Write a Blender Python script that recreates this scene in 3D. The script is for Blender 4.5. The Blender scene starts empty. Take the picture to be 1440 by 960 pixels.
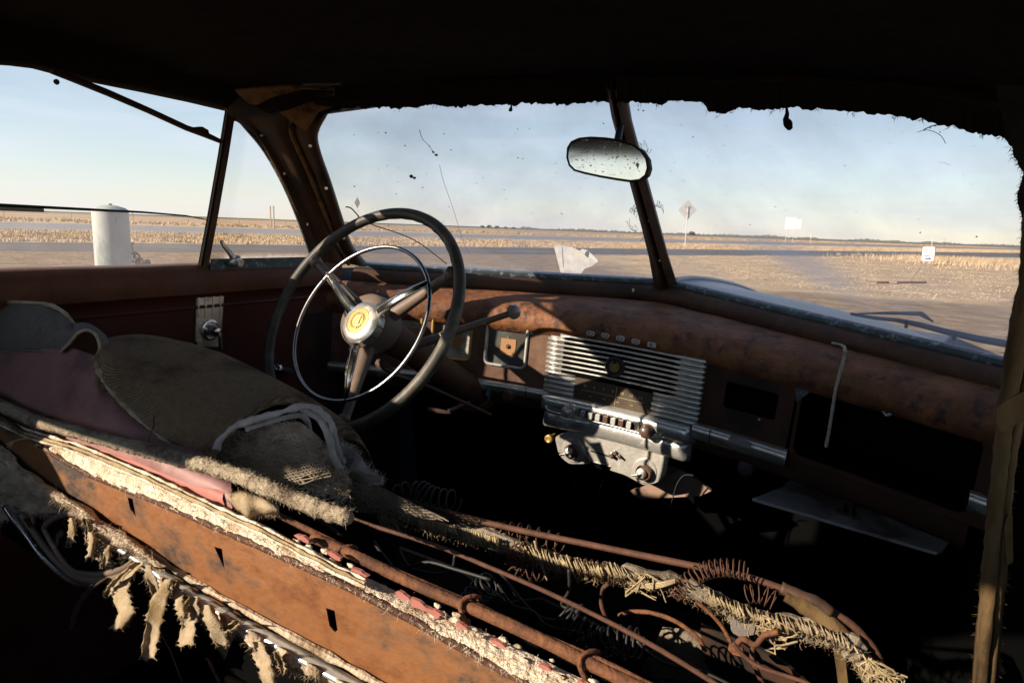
import bpy, bmesh, math, random
from mathutils import Vector, Matrix, noise as mnoise
from mathutils.geometry import tessellate_polygon
import numpy as np
random.seed(7)
rnd = random.uniform
PI = math.pi
scene = bpy.context.scene
COL = scene.collection

# ---------------------------------------------------------------- camera
# car frame: x right, y forward, z up.  The derelict car leans a little: TILT turns car frame into world.
FPX = 923.16
CAMC = Vector((.4228, 0, 1.3137))
def _basis(yaw=28.267, pit=11.1713, rol=5.1034):
    yaw, pit, rol = map(math.radians, (yaw, pit, rol))
    f = Vector((-math.sin(yaw)*math.cos(pit), math.cos(yaw)*math.cos(pit), -math.sin(pit)))
    r = Vector((math.cos(yaw), math.sin(yaw), 0)); u = r.cross(f)
    c, s = math.cos(rol), math.sin(rol)
    return r*c+u*s, -r*s+u*c, f
CR, CU, CF = _basis()
upn = Vector((-.057, -.004, .998)).normalized()
TILT = upn.rotation_difference(Vector((0, 0, 1))).to_matrix().to_4x4()
cam_d = bpy.data.cameras.new('camera'); cam = bpy.data.objects.new('camera', cam_d); COL.objects.link(cam)
cam_d.sensor_width = 36; cam_d.lens = 36*FPX/1440; cam_d.clip_start = .02; cam_d.clip_end = 20000
m3 = Matrix((CR, CU, -CF)).transposed().to_4x4(); m3.translation = CAMC
cam.matrix_world = TILT @ m3
scene.camera = cam

# ---------------------------------------------------------------- light
SUN_AZ, SUN_EL = 34.0, 24.4      # direction the light travels, degrees right of the car's nose; height of the sun
SUN_STRENGTH, SKY_STRENGTH = 5.0, .08
w = bpy.data.worlds.new('World'); scene.world = w; w.use_nodes = True
nt = w.node_tree; N = nt.nodes; L = nt.links
for n_ in list(N): N.remove(n_)
out = N.new('ShaderNodeOutputWorld'); bg = N.new('ShaderNodeBackground'); bg.inputs[1].default_value = SKY_STRENGTH
sky = N.new('ShaderNodeTexSky'); sky.sky_type = 'NISHITA'; sky.sun_disc = False
sky.sun_elevation = math.radians(SUN_EL); sky.sun_rotation = math.radians(180+SUN_AZ)
sky.air_density = 1.0; sky.dust_density = .15; sky.ozone_density = .9
# thin cirrus: stretched noise, a little stronger towards the horizon
tc = N.new('ShaderNodeTexCoord'); mp = N.new('ShaderNodeMapping')
mp.inputs['Rotation'].default_value = (0, math.radians(9), math.radians(25)); mp.inputs['Scale'].default_value = (1.3, 1.6, 9)
nz = N.new('ShaderNodeTexNoise'); nz.inputs['Scale'].default_value = 3.6; nz.inputs['Detail'].default_value = 7; nz.inputs['Distortion'].default_value = .5
rp = N.new('ShaderNodeValToRGB'); rp.color_ramp.elements[0].position = .42; rp.color_ramp.elements[1].position = .64; rp.color_ramp.elements[0].color = (0, 0, 0, 1)
rp.color_ramp.elements[1].color = (.85, .85, .85, 1)
L.new(tc.outputs['Generated'], mp.inputs[0]); L.new(mp.outputs[0], nz.inputs[0]); L.new(nz.outputs[0], rp.inputs[0])
sxyz = N.new('ShaderNodeSeparateXYZ'); L.new(tc.outputs['Generated'], sxyz.inputs[0])      # the thin veil of cloud lies thicker along a slanting sight line
hz_ = N.new('ShaderNodeMapRange'); hz_.inputs[1].default_value = 0; hz_.inputs[2].default_value = .38; hz_.inputs[3].default_value = .42; hz_.inputs[4].default_value = .05
L.new(sxyz.outputs[2], hz_.inputs[0]); veil = N.new('ShaderNodeMath'); veil.operation = 'MULTIPLY_ADD'; veil.use_clamp = True; veil.inputs[1].default_value = .26
L.new(rp.outputs[0], veil.inputs[0]); L.new(hz_.outputs[0], veil.inputs[2])
mx = N.new('ShaderNodeMix'); mx.data_type = 'RGBA'; mx.inputs[7].default_value = (5.9, 6.25, 7.2, 1)
L.new(veil.outputs[0], mx.inputs[0]); L.new(sky.outputs[0], mx.inputs[6]); L.new(mx.outputs[2], bg.inputs[0]); L.new(bg.outputs[0], out.inputs[0])
sd = bpy.data.lights.new('sun', 'SUN'); sd.energy = SUN_STRENGTH; sd.angle = math.radians(.55); sd.color = (1, .86, .68)
sun = bpy.data.objects.new('sun', sd); COL.objects.link(sun)
_a, _e = math.radians(SUN_AZ), math.radians(SUN_EL)
sdir = Vector((math.sin(_a)*math.cos(_e), math.cos(_a)*math.cos(_e), -math.sin(_e)))
sun.rotation_euler = sdir.to_track_quat('-Z', 'Y').to_euler()
sun.location = (-3, -5, 4)
vs = scene.view_settings; vs.view_transform = 'Standard'; vs.look = 'None'; vs.exposure = .85; vs.gamma = 1
scene.render.resolution_x = 1024; scene.render.resolution_y = 682
scene.cycles.max_bounces = 8; scene.cycles.diffuse_bounces = 4; scene.cycles.transparent_max_bounces = 12
scene.cycles.caustics_reflective = False; scene.cycles.caustics_refractive = False

# ---------------------------------------------------------------- placing helpers
def ray(x, y): return CF + CR*((x-720)/FPX) - CU*((y-480)/FPX)
def onX(x, y, X): d = ray(x, y); return CAMC + d*((X-CAMC.x)/d.x)
def onY(x, y, Y): d = ray(x, y); return CAMC + d*((Y-CAMC.y)/d.y)
def onZ(x, y, Z): d = ray(x, y); return CAMC + d*((Z-CAMC.z)/d.z)
def dep(x, y, D): return CAMC + ray(x, y)*D
def onP(x, y, p, n): d = ray(x, y); return CAMC + d*((p-CAMC).dot(n)/d.dot(n))
TW = TILT.to_3x3(); CW = TW @ CAMC
def gnd(x, y, z=0):
    d = TW @ ray(x, y); return CW + d*((z-CW.z)/d.z)
def wat(x, y, D):                                   # world point at depth D along a sight line
    return CW + (TW @ ray(x, y))*D
BASE_Z = 0

# ---------------------------------------------------------------- object helpers
def link_tags(o, label=None, cat=None, group=None, kind=None):
    if label: o['label'] = label
    if cat: o['category'] = cat
    if group: o['group'] = group
    if kind: o['kind'] = kind
    return o
def mesh_of(name, geo, mat, smooth=False, base=Vector((0, 0, 0)), recalc=True):
    V, F = geo
    me = bpy.data.meshes.new(name)
    me.from_pydata([(Vector(v)-base)[:] for v in V], [], F)
    if recalc and len(F) < 60000:
        bm = bmesh.new(); bm.from_mesh(me); bmesh.ops.recalc_face_normals(bm, faces=bm.faces); bm.to_mesh(me); bm.free()
    if smooth:
        me.polygons.foreach_set('use_smooth', [True]*len(me.polygons))
    for m in (mat if isinstance(mat, (list, tuple)) else [mat]): me.materials.append(m)
    return me
class Thing:
    def __init__(s, name, label, cat, base, car=True, group=None, kind=None):
        s.base = Vector(base); s.car = car
        o = bpy.data.objects.new(name, None); COL.objects.link(o); o.empty_display_size = .1
        o.matrix_world = (TILT if car else Matrix()) @ Matrix.Translation(s.base)
        link_tags(o, label, cat, group, kind); s.o = o
    def part(s, name, geo, mat, parent=None, smooth=False, label=None, kind=None, bevel=0, auto=None, solid=0, subd=0):
        me = mesh_of(name, geo, mat, smooth or auto is not None, s.base)
        o = bpy.data.objects.new(name, me); COL.objects.link(o); o.parent = parent or s.o
        if label: o['label'] = label
        if kind: o['kind'] = kind
        mods(o, bevel, auto, solid, subd)
        return o
def mods(o, bevel=0, auto=None, solid=0, subd=0):
    if subd:
        m = o.modifiers.new('sub', 'SUBSURF'); m.levels = subd; m.render_levels = subd
    if solid:
        m = o.modifiers.new('solid', 'SOLIDIFY'); m.thickness = solid; m.offset = 0
    if bevel:
        m = o.modifiers.new('bev', 'BEVEL'); m.width = bevel; m.segments = 2; m.limit_method = 'ANGLE'; m.angle_limit = math.radians(35)
    if auto is not None: o.data.set_sharp_from_angle(angle=math.radians(auto))
def single(name, geo, mat, label, cat, car=False, group=None, kind=None, smooth=False, base=None, solid=0, bevel=0):
    if base is None:
        V = geo[0]; base = Vector((sum(v[0] for v in V)/len(V), sum(v[1] for v in V)/len(V), min(v[2] for v in V)))
    if kind == 'structure': base = Vector((0, 0, 0))
    me = mesh_of(name, geo, mat, smooth, Vector(base))
    o = bpy.data.objects.new(name, me); COL.objects.link(o)
    o.matrix_world = (TILT if car else Matrix()) @ Matrix.Translation(Vector(base))
    mods(o, bevel, None, solid)
    return link_tags(o, label, cat, group, kind)

# ---------------------------------------------------------------- geometry helpers -> (verts, faces)
def join(*gs):
    V, F = [], []
    for g in gs:
        k = len(V); V += list(g[0]); F += [tuple(i+k for i in f) for f in g[1]]
    return V, F
def grid(rows, close_u=False):
    V = [tuple(p) for r in rows for p in r]; n = len(rows[0]); F = []
    for i in range(len(rows)-1):
        for j in range(n if close_u else n-1):
            F.append((i*n+j, i*n+(j+1) % n, (i+1)*n+(j+1) % n, (i+1)*n+j))
    return V, F
def cr(P, t):
    n = len(P)-1; i = min(int(t), n-1); f = t-i
    a, b, c, d = P[max(i-1, 0)], P[i], P[i+1], P[min(i+2, n)]
    return .5*((2*b)+(c-a)*f+(2*a-5*b+4*c-d)*f*f+(3*b-a-3*c+d)*f**3)
def smooth_path(P, k=4):
    P = [Vector(p) for p in P]
    return [cr(P, i/k) for i in range((len(P)-1)*k)]+[P[-1]]
def tube(P, r, n=8, closed=False, caps=True, wob=0, flat=None):
    P = [Vector(p) for p in P]; m = len(P)
    R = r if isinstance(r, (list, tuple)) else [r]*m
    rows = []; up = None
    for i, p in enumerate(P):
        a = P[(i-1) % m] if (closed or i) else P[0]; b = P[(i+1) % m] if (closed or i < m-1) else P[-1]
        t = (b-a).normalized() if (b-a).length > 1e-9 else Vector((0, 0, 1))
        if up is None:
            up = Vector((0, 0, 1)) if abs(t.z) < .9 else Vector((1, 0, 0))
        s = t.cross(up).normalized(); up = s.cross(t).normalized()
        rr = R[i]*(1+rnd(-wob, wob))
        rows.append([p+(s*math.cos(2*PI*k/n)+up*math.sin(2*PI*k/n)*(flat or 1))*rr for k in range(n)])
    if closed: rows.append(rows[0])
    V, F = grid(rows, True)
    if not closed and caps:
        F.append(tuple(range(n-1, -1, -1))); F.append(tuple(range((len(rows)-1)*n, len(rows)*n)))
    return V, F
def box(c, s, R=None):
    c = Vector(c); V = []
    for x in (-.5, .5):
        for y in (-.5, .5):
            for z in (-.5, .5):
                v = Vector((x*s[0], y*s[1], z*s[2])); V.append(c+(R @ v if R else v))
    return V, [(0, 1, 3, 2), (4, 6, 7, 5), (0, 4, 5, 1), (2, 3, 7, 6), (0, 2, 6, 4), (1, 5, 7, 3)]
def frame_of(n):
    n = Vector(n).normalized(); a = Vector((1, 0, 0)) if abs(n.x) < .8 else Vector((0, 1, 0))
    u = (a-n*a.dot(n)).normalized(); return u, n.cross(u), n
def lathe(c, axis, prof, n=24):
    u, v, a = frame_of(axis); c = Vector(c)
    rows = [[c+a*h+(u*math.cos(2*PI*k/n)+v*math.sin(2*PI*k/n))*max(r, 1e-4) for k in range(n)] for r, h in prof]
    V, F = grid(rows, True)
    F.append(tuple(range(n-1, -1, -1))); F.append(tuple(range((len(rows)-1)*n, len(rows)*n)))
    return V, F
def helix(P, R, turns, r, n=5, per=12, phase=0):
    P = [Vector(p) for p in P]; T = int(turns*per); pts = []
    for i in range(T+1):
        t = i/T*(len(P)-1); p = cr(P, t); q = cr(P, min(t+.02, len(P)-1)); 
        d = (q-p) if (q-p).length > 1e-7 else P[-1]-P[-2]
        u, v, _ = frame_of(d); a = 2*PI*i/per+phase
        pts.append(p+(u*math.cos(a)+v*math.sin(a))*R)
    return tube(pts, r, n)
def prism(poly, d):
    n = len(poly); d = Vector(d); V = [Vector(p) for p in poly]+[Vector(p)+d for p in poly]
    F = []
    for t in tessellate_polygon([[Vector(p) for p in poly]]): F += [tuple(t), tuple(i+n for i in reversed(t))]
    F += [(i, (i+1) % n, (i+1) % n+n, i+n) for i in range(n)]
    return V, F
def plate(loops, o0, o1, mapf, cut=.04, cutz=None):
    """2D outline with holes -> slab between offsets o0 and o1 of the surface mapf(x, z, o)"""
    flat = [Vector((p[0], 0, p[1])) for l in loops for p in l]
    bm = bmesh.new(); vs_ = [bm.verts.new(v) for v in flat]
    for t in tessellate_polygon([[Vector((p[0], p[1], 0)) for p in l] for l in loops]):
        try: bm.faces.new([vs_[i] for i in t])
        except ValueError: pass
    xs = [v.x for v in flat]; x = math.ceil(min(xs)/cut)*cut
    while x < max(xs):
        bmesh.ops.bisect_plane(bm, geom=bm.verts[:]+bm.edges[:]+bm.faces[:], plane_co=(x, 0, 0), plane_no=(1, 0, 0)); x += cut
    if cutz:
        zs = [v.z for v in flat]; z = math.ceil(min(zs)/cutz)*cutz
        while z < max(zs):
            bmesh.ops.bisect_plane(bm, geom=bm.verts[:]+bm.edges[:]+bm.faces[:], plane_co=(0, 0, z), plane_no=(0, 0, 1)); z += cutz
    bm.verts.index_update(); bm.edges.index_update()
    vv = list(bm.verts); idx = {v: i for i, v in enumerate(vv)}; n = len(vv)
    V = [mapf(v.co.x, v.co.z, o0) for v in vv]+[mapf(v.co.x, v.co.z, o1) for v in vv]; F = []
    for f in bm.faces:
        ids = [idx[v] for v in f.verts]; F.append(tuple(reversed(ids))); F.append(tuple(i+n for i in ids))
    for e in bm.edges:
        if len(e.link_faces) == 1:
            a, b = idx[e.verts[0]], idx[e.verts[1]]; F.append((a, b, b+n, a+n))
    bm.free(); return V, F
def rrect(x0, z0, x1, z1, r, n=4):
    P = []
    for cx, cz, a0 in ((x1-r, z1-r, 0), (x0+r, z1-r, 90), (x0+r, z0+r, 180), (x1-r, z0+r, 270)):
        for k in range(n+1):
            a = math.radians(a0+90*k/n); P.append((cx+r*math.cos(a), cz+r*math.sin(a)))
    return P
def round_poly(P, r, n=4):
    o = []; m = len(P)
    for i in range(m):
        a, b, c = Vector(P[i-1]), Vector(P[i]), Vector(P[(i+1) % m])
        rr = min(r, (a-b).length*.45, (c-b).length*.45)
        p = b+(a-b).normalized()*rr; q = b+(c-b).normalized()*rr
        for k in range(n+1):
            t = k/n; o.append(tuple((1-t)**2*p+2*t*(1-t)*b+t*t*q))
    return o
def fbm(p, s=1, o=4): return mnoise.fractal(Vector(p)*s, 1.0, 2.0, o)
def hair(p, d, l, w, bend=.4, seg=3):
    """one thin bent ribbon of fibre"""
    p = Vector(p); d = Vector(d).normalized(); V = []; F = []
    side = d.cross(Vector((rnd(-1, 1), rnd(-1, 1), rnd(-1, 1)))).normalized()*w*.5
    for i in range(seg+1):
        k = 1-.8*i/seg
        V += [p-side*k, p+side*k]
        d = (d+Vector((rnd(-1, 1), rnd(-1, 1), rnd(-1, 1)))*bend).normalized(); p = p+d*l/seg
    for i in range(seg): F.append((2*i, 2*i+1, 2*i+3, 2*i+2))
    return V, F
def hairs(spots, l, w, bend=.4, dirf=None, seg=3, grav=0):
    gs = []
    for s in spots:
        p = s[0] if isinstance(s, tuple) and len(s) == 2 and isinstance(s[0], Vector) else s
        nrm = s[1] if p is not s else Vector((0, -1, .3))
        d = nrm+Vector((rnd(-1, 1), rnd(-1, 1), rnd(-1, 1)-grav))*.7
        gs.append(hair(p, d, l*rnd(.4, 1.2), w*rnd(.6, 1.3), bend, seg))
    return join(*gs)

# ---------------------------------------------------------------- materials
def mat(name, c1, c2=None, scale=20, rough=.7, metal=0, bump=.15, bscale=None, c3=None, s3=5, thr=(.5, .62), stretch=(1, 1, 1),
        spec=.5, wave=None, detail=6, rvar=0, bdist=.002):
    m = bpy.data.materials.new(name); m.use_nodes = True; nt = m.node_tree; N = nt.nodes; L = nt.links
    b = N['Principled BSDF']; b.inputs['Metallic'].default_value = metal; b.inputs['Roughness'].default_value = rough
    b.inputs['Specular IOR Level'].default_value = spec
    g = N.new('ShaderNodeTexCoord'); mp = N.new('ShaderNodeMapping'); mp.inputs['Scale'].default_value = stretch
    L.new(g.outputs['Object'], mp.inputs[0])
    n1 = N.new('ShaderNodeTexNoise'); n1.inputs['Scale'].default_value = scale; n1.inputs['Detail'].default_value = detail+3; n1.inputs['Roughness'].default_value = .68
    L.new(mp.outputs[0], n1.inputs[0])
    r1 = N.new('ShaderNodeValToRGB'); r1.color_ramp.elements[0].position = .35; r1.color_ramp.elements[1].position = .65
    r1.color_ramp.elements[0].color = (*c1, 1); r1.color_ramp.elements[1].color = (*(c2 or c1), 1)
    L.new(n1.outputs[0], r1.inputs[0]); col = r1.outputs[0]
    if c3:
        n2 = N.new('ShaderNodeTexNoise'); n2.inputs['Scale'].default_value = s3; n2.inputs['Detail'].default_value = 8; n2.inputs['Roughness'].default_value = .65
        L.new(mp.outputs[0], n2.inputs[0]); mr = N.new('ShaderNodeMapRange'); mr.inputs[1].default_value = thr[0]; mr.inputs[2].default_value = thr[1]
        L.new(n2.outputs[0], mr.inputs[0]); mx = N.new('ShaderNodeMix'); mx.data_type = 'RGBA'; mx.inputs[7].default_value = (*c3, 1)
        L.new(mr.outputs[0], mx.inputs[0]); L.new(col, mx.inputs[6]); col = mx.outputs[2]
        if metal:
            mm = N.new('ShaderNodeMath'); mm.operation = 'MULTIPLY_ADD'; mm.inputs[1].default_value = -metal*.9; mm.inputs[2].default_value = metal
            L.new(mr.outputs[0], mm.inputs[0]); L.new(mm.outputs[0], b.inputs['Metallic'])
            mq = N.new('ShaderNodeMath'); mq.operation = 'MULTIPLY_ADD'; mq.inputs[1].default_value = .8-rough; mq.inputs[2].default_value = rough
            L.new(mr.outputs[0], mq.inputs[0]); L.new(mq.outputs[0], b.inputs['Roughness'])
    L.new(col, b.inputs['Base Color'])
    if bump:
        bp = N.new('ShaderNodeBump'); bp.inputs['Strength'].default_value = bump; bp.inputs['Distance'].default_value = bdist
        n3 = N.new('ShaderNodeTexNoise'); n3.inputs['Scale'].default_value = bscale or scale*3; n3.inputs['Detail'].default_value = 6
        L.new(mp.outputs[0], n3.inputs[0]); h = n3.outputs[0]
        if wave:
            wv = N.new('ShaderNodeTexWave'); wv.bands_direction = wave[0]; wv.inputs['Scale'].default_value = wave[1]; wv.inputs['Distortion'].default_value = wave[2] if len(wave) > 2 else .6
            L.new(g.outputs['Object'], wv.inputs[0]); ad = N.new('ShaderNodeMath'); ad.operation = 'MULTIPLY_ADD'; ad.inputs[1].default_value = 1.0
            L.new(wv.outputs[1], ad.inputs[0]); L.new(h, ad.inputs[2]); h = ad.outputs[0]
            mxx = N.new('ShaderNodeMix'); mxx.data_type = 'RGBA'; mxx.blend_type = 'MULTIPLY'; mxx.inputs[0].default_value = .45
            L.new(col, mxx.inputs[6]); L.new(wv.outputs[0], mxx.inputs[7]); L.new(mxx.outputs[2], b.inputs['Base Color'])
        L.new(h, bp.inputs['Height']); L.new(bp.outputs[0], b.inputs['Normal'])
    return m
def plain(name, c, rough=.6, metal=0, spec=.5):
    m = bpy.data.materials.new(name); m.use_nodes = True; b = m.node_tree.nodes['Principled BSDF']
    b.inputs['Base Color'].default_value = (*c, 1); b.inputs['Roughness'].default_value = rough; b.inputs['Metallic'].default_value = metal
    b.inputs['Specular IOR Level'].default_value = spec
    return m
def glassmat(name, dirt, tint=(.97, .965, .975), arc=None, edge=None, refl=0):
    """clear sheet glass with dust that scatters light; dust thicker in noise patches, along the lower edge, in the wiper's arc"""
    m = bpy.data.materials.new(name); m.use_nodes = True; nt = m.node_tree; N = nt.nodes; L = nt.links
    for n_ in list(N): N.remove(n_)
    out = N.new('ShaderNodeOutputMaterial'); tr = N.new('ShaderNodeBsdfTransparent'); tr.inputs[0].default_value = (*tint, 1)
    gl = N.new('ShaderNodeBsdfGlossy'); gl.inputs['Roughness'].default_value = 0
    fr = N.new('ShaderNodeFresnel'); fr.inputs[0].default_value = 1.25
    m1 = N.new('ShaderNodeMixShader'); fm = N.new('ShaderNodeMath'); fm.operation = 'MULTIPLY'; fm.inputs[1].default_value = refl
    L.new(fr.outputs[0], fm.inputs[0]); L.new(fm.outputs[0], m1.inputs[0]); L.new(tr.outputs[0], m1.inputs[1]); L.new(gl.outputs[0], m1.inputs[2])
    df = N.new('ShaderNodeBsdfDiffuse'); df.inputs[0].default_value = (.66, .64, .66, 1)
    tl = N.new('ShaderNodeBsdfTranslucent'); tl.inputs[0].default_value = (.90, .88, .93, 1)
    m2 = N.new('ShaderNodeMixShader'); m2.inputs[0].default_value = .8; L.new(df.outputs[0], m2.inputs[1]); L.new(tl.outputs[0], m2.inputs[2])
    tc = N.new('ShaderNodeTexCoord'); nz = N.new('ShaderNodeTexNoise'); nz.inputs['Scale'].default_value = 9; nz.inputs['Detail'].default_value = 8
    L.new(tc.outputs['Object'], nz.inputs[0])
    mr = N.new('ShaderNodeMapRange'); mr.inputs[1].default_value = .3; mr.inputs[2].default_value = .75; mr.inputs[3].default_value = dirt*.5; mr.inputs[4].default_value = dirt*1.6
    L.new(nz.outputs[0], mr.inputs[0]); fac = mr.outputs[0]
    def add(a, b_):
        q = N.new('ShaderNodeMath'); q.operation = 'ADD'; q.use_clamp = True; L.new(a, q.inputs[0]); L.new(b_, q.inputs[1]); return q.outputs[0]
    if edge:   # edge=(dust at the bottom, z of the bottom, reach, noise scale, x slope)
        sx = N.new('ShaderNodeSeparateXYZ'); L.new(tc.outputs['Object'], sx.inputs[0])
        ns = N.new('ShaderNodeTexNoise'); ns.inputs['Scale'].default_value = edge[3]; ns.inputs['Detail'].default_value = 9; ns.inputs['Roughness'].default_value = .7
        L.new(tc.outputs['Object'], ns.inputs[0])
        k = N.new('ShaderNodeMath'); k.operation = 'MULTIPLY_ADD'; k.inputs[1].default_value = edge[2]*1.5; L.new(ns.outputs[0], k.inputs[0])
        k0 = N.new('ShaderNodeMath'); k0.operation = 'MULTIPLY'; k0.inputs[1].default_value = -1; L.new(sx.outputs[2], k0.inputs[0]); L.new(k0.outputs[0], k.inputs[2])
        kx = N.new('ShaderNodeMath'); kx.operation = 'ABSOLUTE'; L.new(sx.outputs[0], kx.inputs[0])
        kk = N.new('ShaderNodeMath'); kk.operation = 'MULTIPLY_ADD'; kk.inputs[1].default_value = -edge[4]; L.new(kx.outputs[0], kk.inputs[0]); L.new(k.outputs[0], kk.inputs[2])
        r = N.new('ShaderNodeMapRange'); r.inputs[1].default_value = -edge[1]-edge[2]*.3; r.inputs[2].default_value = -edge[1]+edge[2]*.9
        r.inputs[3].default_value = 0; r.inputs[4].default_value = edge[0]; L.new(kk.outputs[0], r.inputs[0]); fac = add(fac, r.outputs[0])
    if arc:    # arc=(centre, radius, half width, amount, second point gating)
        vm = N.new('ShaderNodeVectorMath'); vm.operation = 'DISTANCE'; vm.inputs[1].default_value = arc[0]; L.new(tc.outputs['Object'], vm.inputs[0])
        sb = N.new('ShaderNodeMath'); sb.operation = 'SUBTRACT'; sb.inputs[1].default_value = arc[1]; L.new(vm.outputs['Value'], sb.inputs[0])
        ab = N.new('ShaderNodeMath'); ab.operation = 'ABSOLUTE'; L.new(sb.outputs[0], ab.inputs[0])
        r = N.new('ShaderNodeMapRange'); r.interpolation_type = 'SMOOTHSTEP'; r.inputs[1].default_value = arc[2]; r.inputs[2].default_value = 0
        r.inputs[3].default_value = 0; r.inputs[4].default_value = arc[3]; L.new(ab.outputs[0], r.inputs[0])
        v2 = N.new('ShaderNodeVectorMath'); v2.operation = 'DISTANCE'; v2.inputs[1].default_value = arc[4]; L.new(tc.outputs['Object'], v2.inputs[0])
        r2 = N.new('ShaderNodeMapRange'); r2.interpolation_type = 'SMOOTHSTEP'; r2.inputs[1].default_value = arc[5]; r2.inputs[2].default_value = arc[5]*.35
        L.new(v2.outputs['Value'], r2.inputs[0])
        # fine streaks along the sweep
        st = N.new('ShaderNodeTexNoise'); st.noise_dimensions = '1D'; st.inputs['Scale'].default_value = 420; L.new(vm.outputs['Value'], st.inputs['W'])
        rs = N.new('ShaderNodeMapRange'); rs.inputs[1].default_value = .3; rs.inputs[2].default_value = .7; rs.inputs[3].default_value = .5; L.new(st.outputs[0], rs.inputs[0])
        p = N.new('ShaderNodeMath'); p.operation = 'MULTIPLY'; L.new(r.outputs[0], p.inputs[0]); L.new(r2.outputs[0], p.inputs[1])
        p2 = N.new('ShaderNodeMath'); p2.operation = 'MULTIPLY'; L.new(p.outputs[0], p2.inputs[0]); L.new(rs.outputs[0], p2.inputs[1]); fac = add(fac, p2.outputs[0])
    m3 = N.new('ShaderNodeMixShader'); L.new(fac, m3.inputs[0]); L.new(m1.outputs[0], m3.inputs[1]); L.new(m2.outputs[0], m3.inputs[2])
    L.new(m3.outputs[0], out.inputs[0]); return m

M = {}
M['head'] = mat('headliner_cloth', (.012, .010, .009), (.022, .017, .014), 30, .95, bump=.4, spec=.1)
M['body_in'] = mat('dark_rusty_steel', (.035, .017, .010), (.07, .03, .016), 14, .75, bump=.3, c3=(.02, .014, .012), s3=6, spec=.25)
M['paint'] = mat('faded_body_paint', (.05, .068, .11), (.075, .095, .14), 3, .42, bump=.1, bscale=60, c3=(.11, .085, .08), s3=7, thr=(.55, .75), spec=.35)
M['black'] = plain('shade_black', (.003, .003, .003), .95, spec=.03)  # near black puts deep shade into recesses, footwell and right door
M['pillar'] = mat('pillar_brown', (.05, .026, .016), (.10, .05, .028), 18, .6, bump=.25, c3=(.03, .018, .013), s3=9, spec=.3)
M['windlace'] = mat('windlace_tan', (.20, .11, .05), (.32, .20, .10), 60, .95, bump=.5, spec=.1, c3=(.06, .03, .02), s3=20)
M['strip'] = mat('rotten_yellow_cloth', (.085, .052, .022), (.16, .105, .05), 40, .95, bump=.6, bscale=160, spec=.1, c3=(.035, .022, .012), s3=14, stretch=(1, 1, .3))
M['dash'] = mat('dash_red_brown', (.095, .037, .017), (.25, .10, .040), 22, .6, bump=1, bscale=90, c3=(.045, .022, .016), s3=34, thr=(.53, .66), spec=.35)
M['panel_in'] = mat('instrument_panel_brown', (.11, .056, .034), (.17, .095, .062), 40, .55, bump=.2, c3=(.08, .04, .03), s3=11, spec=.4)
M['door'] = mat('door_oxblood', (.055, .013, .008), (.085, .022, .012), 8, .55, bump=.2, c3=(.07, .03, .02), s3=6, spec=.3)
M['doortop'] = mat('door_top_rust', (.085, .030, .013), (.15, .055, .023), 22, .6, bump=.3, c3=(.12, .05, .03), s3=12, spec=.3)
M['chrome'] = mat('pitted_chrome', (.58, .57, .54), (.70, .69, .66), 60, .24, 1, bump=.12, bscale=200, c3=(.30, .22, .15), s3=38, thr=(.60, .74))
M['chromeb'] = mat('bright_chrome', (.52, .52, .52), (.62, .62, .62), 30, .16, 1, bump=.03, c3=(.3, .22, .16), s3=60, thr=(.66, .78))
M['potmetal'] = mat('oxidised_pot_metal', (.60, .58, .53), (.74, .72, .67), 50, .33, .85, bump=.2, bscale=160, c3=(.36, .27, .18), s3=26, thr=(.56, .72))
M['ring'] = mat('dull_ring_chrome', (.26, .26, .26), (.36, .36, .35), 60, .3, 1, bump=.05)
M['ledge'] = mat('worn_ledge_chrome', (.56, .55, .52), (.70, .69, .66), 40, .30, .72, bump=.2, bscale=160, c3=(.28, .22, .16), s3=30, thr=(.58, .72))
M['alloy'] = mat('whitened_alloy', (.46, .44, .40), (.62, .60, .55), 50, .36, .5, bump=.3, bscale=160, c3=(.32, .24, .17), s3=26, thr=(.56, .72))
M['rubber'] = mat('steering_plastic', (.040, .036, .030), (.075, .066, .052), 25, .5, bump=.25, bscale=90, spec=.4, c3=(.16, .14, .105), s3=14, thr=(.52, .7))
M['spoke'] = mat('spoke_brown_plastic', (.12, .085, .065), (.18, .13, .10), 20, .45, bump=.15, spec=.4)
M['gold'] = mat('emblem_gold', (.50, .29, .08), (.66, .42, .15), 30, .35, .55, bump=.3)
M['plated'] = mat('worn_letter_plating', (.45, .44, .42), (.62, .61, .58), 200, .35, .35, bump=.1)
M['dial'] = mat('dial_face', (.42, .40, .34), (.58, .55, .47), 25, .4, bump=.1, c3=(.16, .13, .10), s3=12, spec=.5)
M['dialdark'] = mat('dial_face_shaded', (.06, .065, .06), (.11, .115, .105), 25, .4, bump=.1, c3=(.05, .045, .04), s3=12, spec=.5)  # darker copy of the dial face, with shade put into its colour
M['card'] = plain('orange_card', (.36, .18, .075), .7)  # card tone darkened, shade put into its colour
M['radiodial'] = mat('radio_dial_glass', (.075, .055, .04), (.11, .085, .06), 20, .25, bump=.05, spec=.6)
M['print'] = plain('dial_print', (.55, .47, .30), .6)
M['rust'] = mat('rust_orange', (.14, .052, .020), (.36, .155, .055), 13, .55, 0, bump=1, bscale=45, c3=(.05, .036, .03), s3=13, thr=(.46, .62), spec=.35, stretch=(1, 1, 1.6))
M['rustrod'] = mat('rust_rod', (.10, .040, .019), (.19, .078, .036), 70, .75, 0, bump=1, bscale=220, c3=(.08, .035, .02), s3=30, spec=.25)
M['rustdark'] = mat('rust_wire_dark', (.055, .026, .017), (.11, .05, .03), 60, .7, 0, bump=.4, spec=.25)
M['wire'] = plain('black_wire', (.012, .011, .011), .6)
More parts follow.
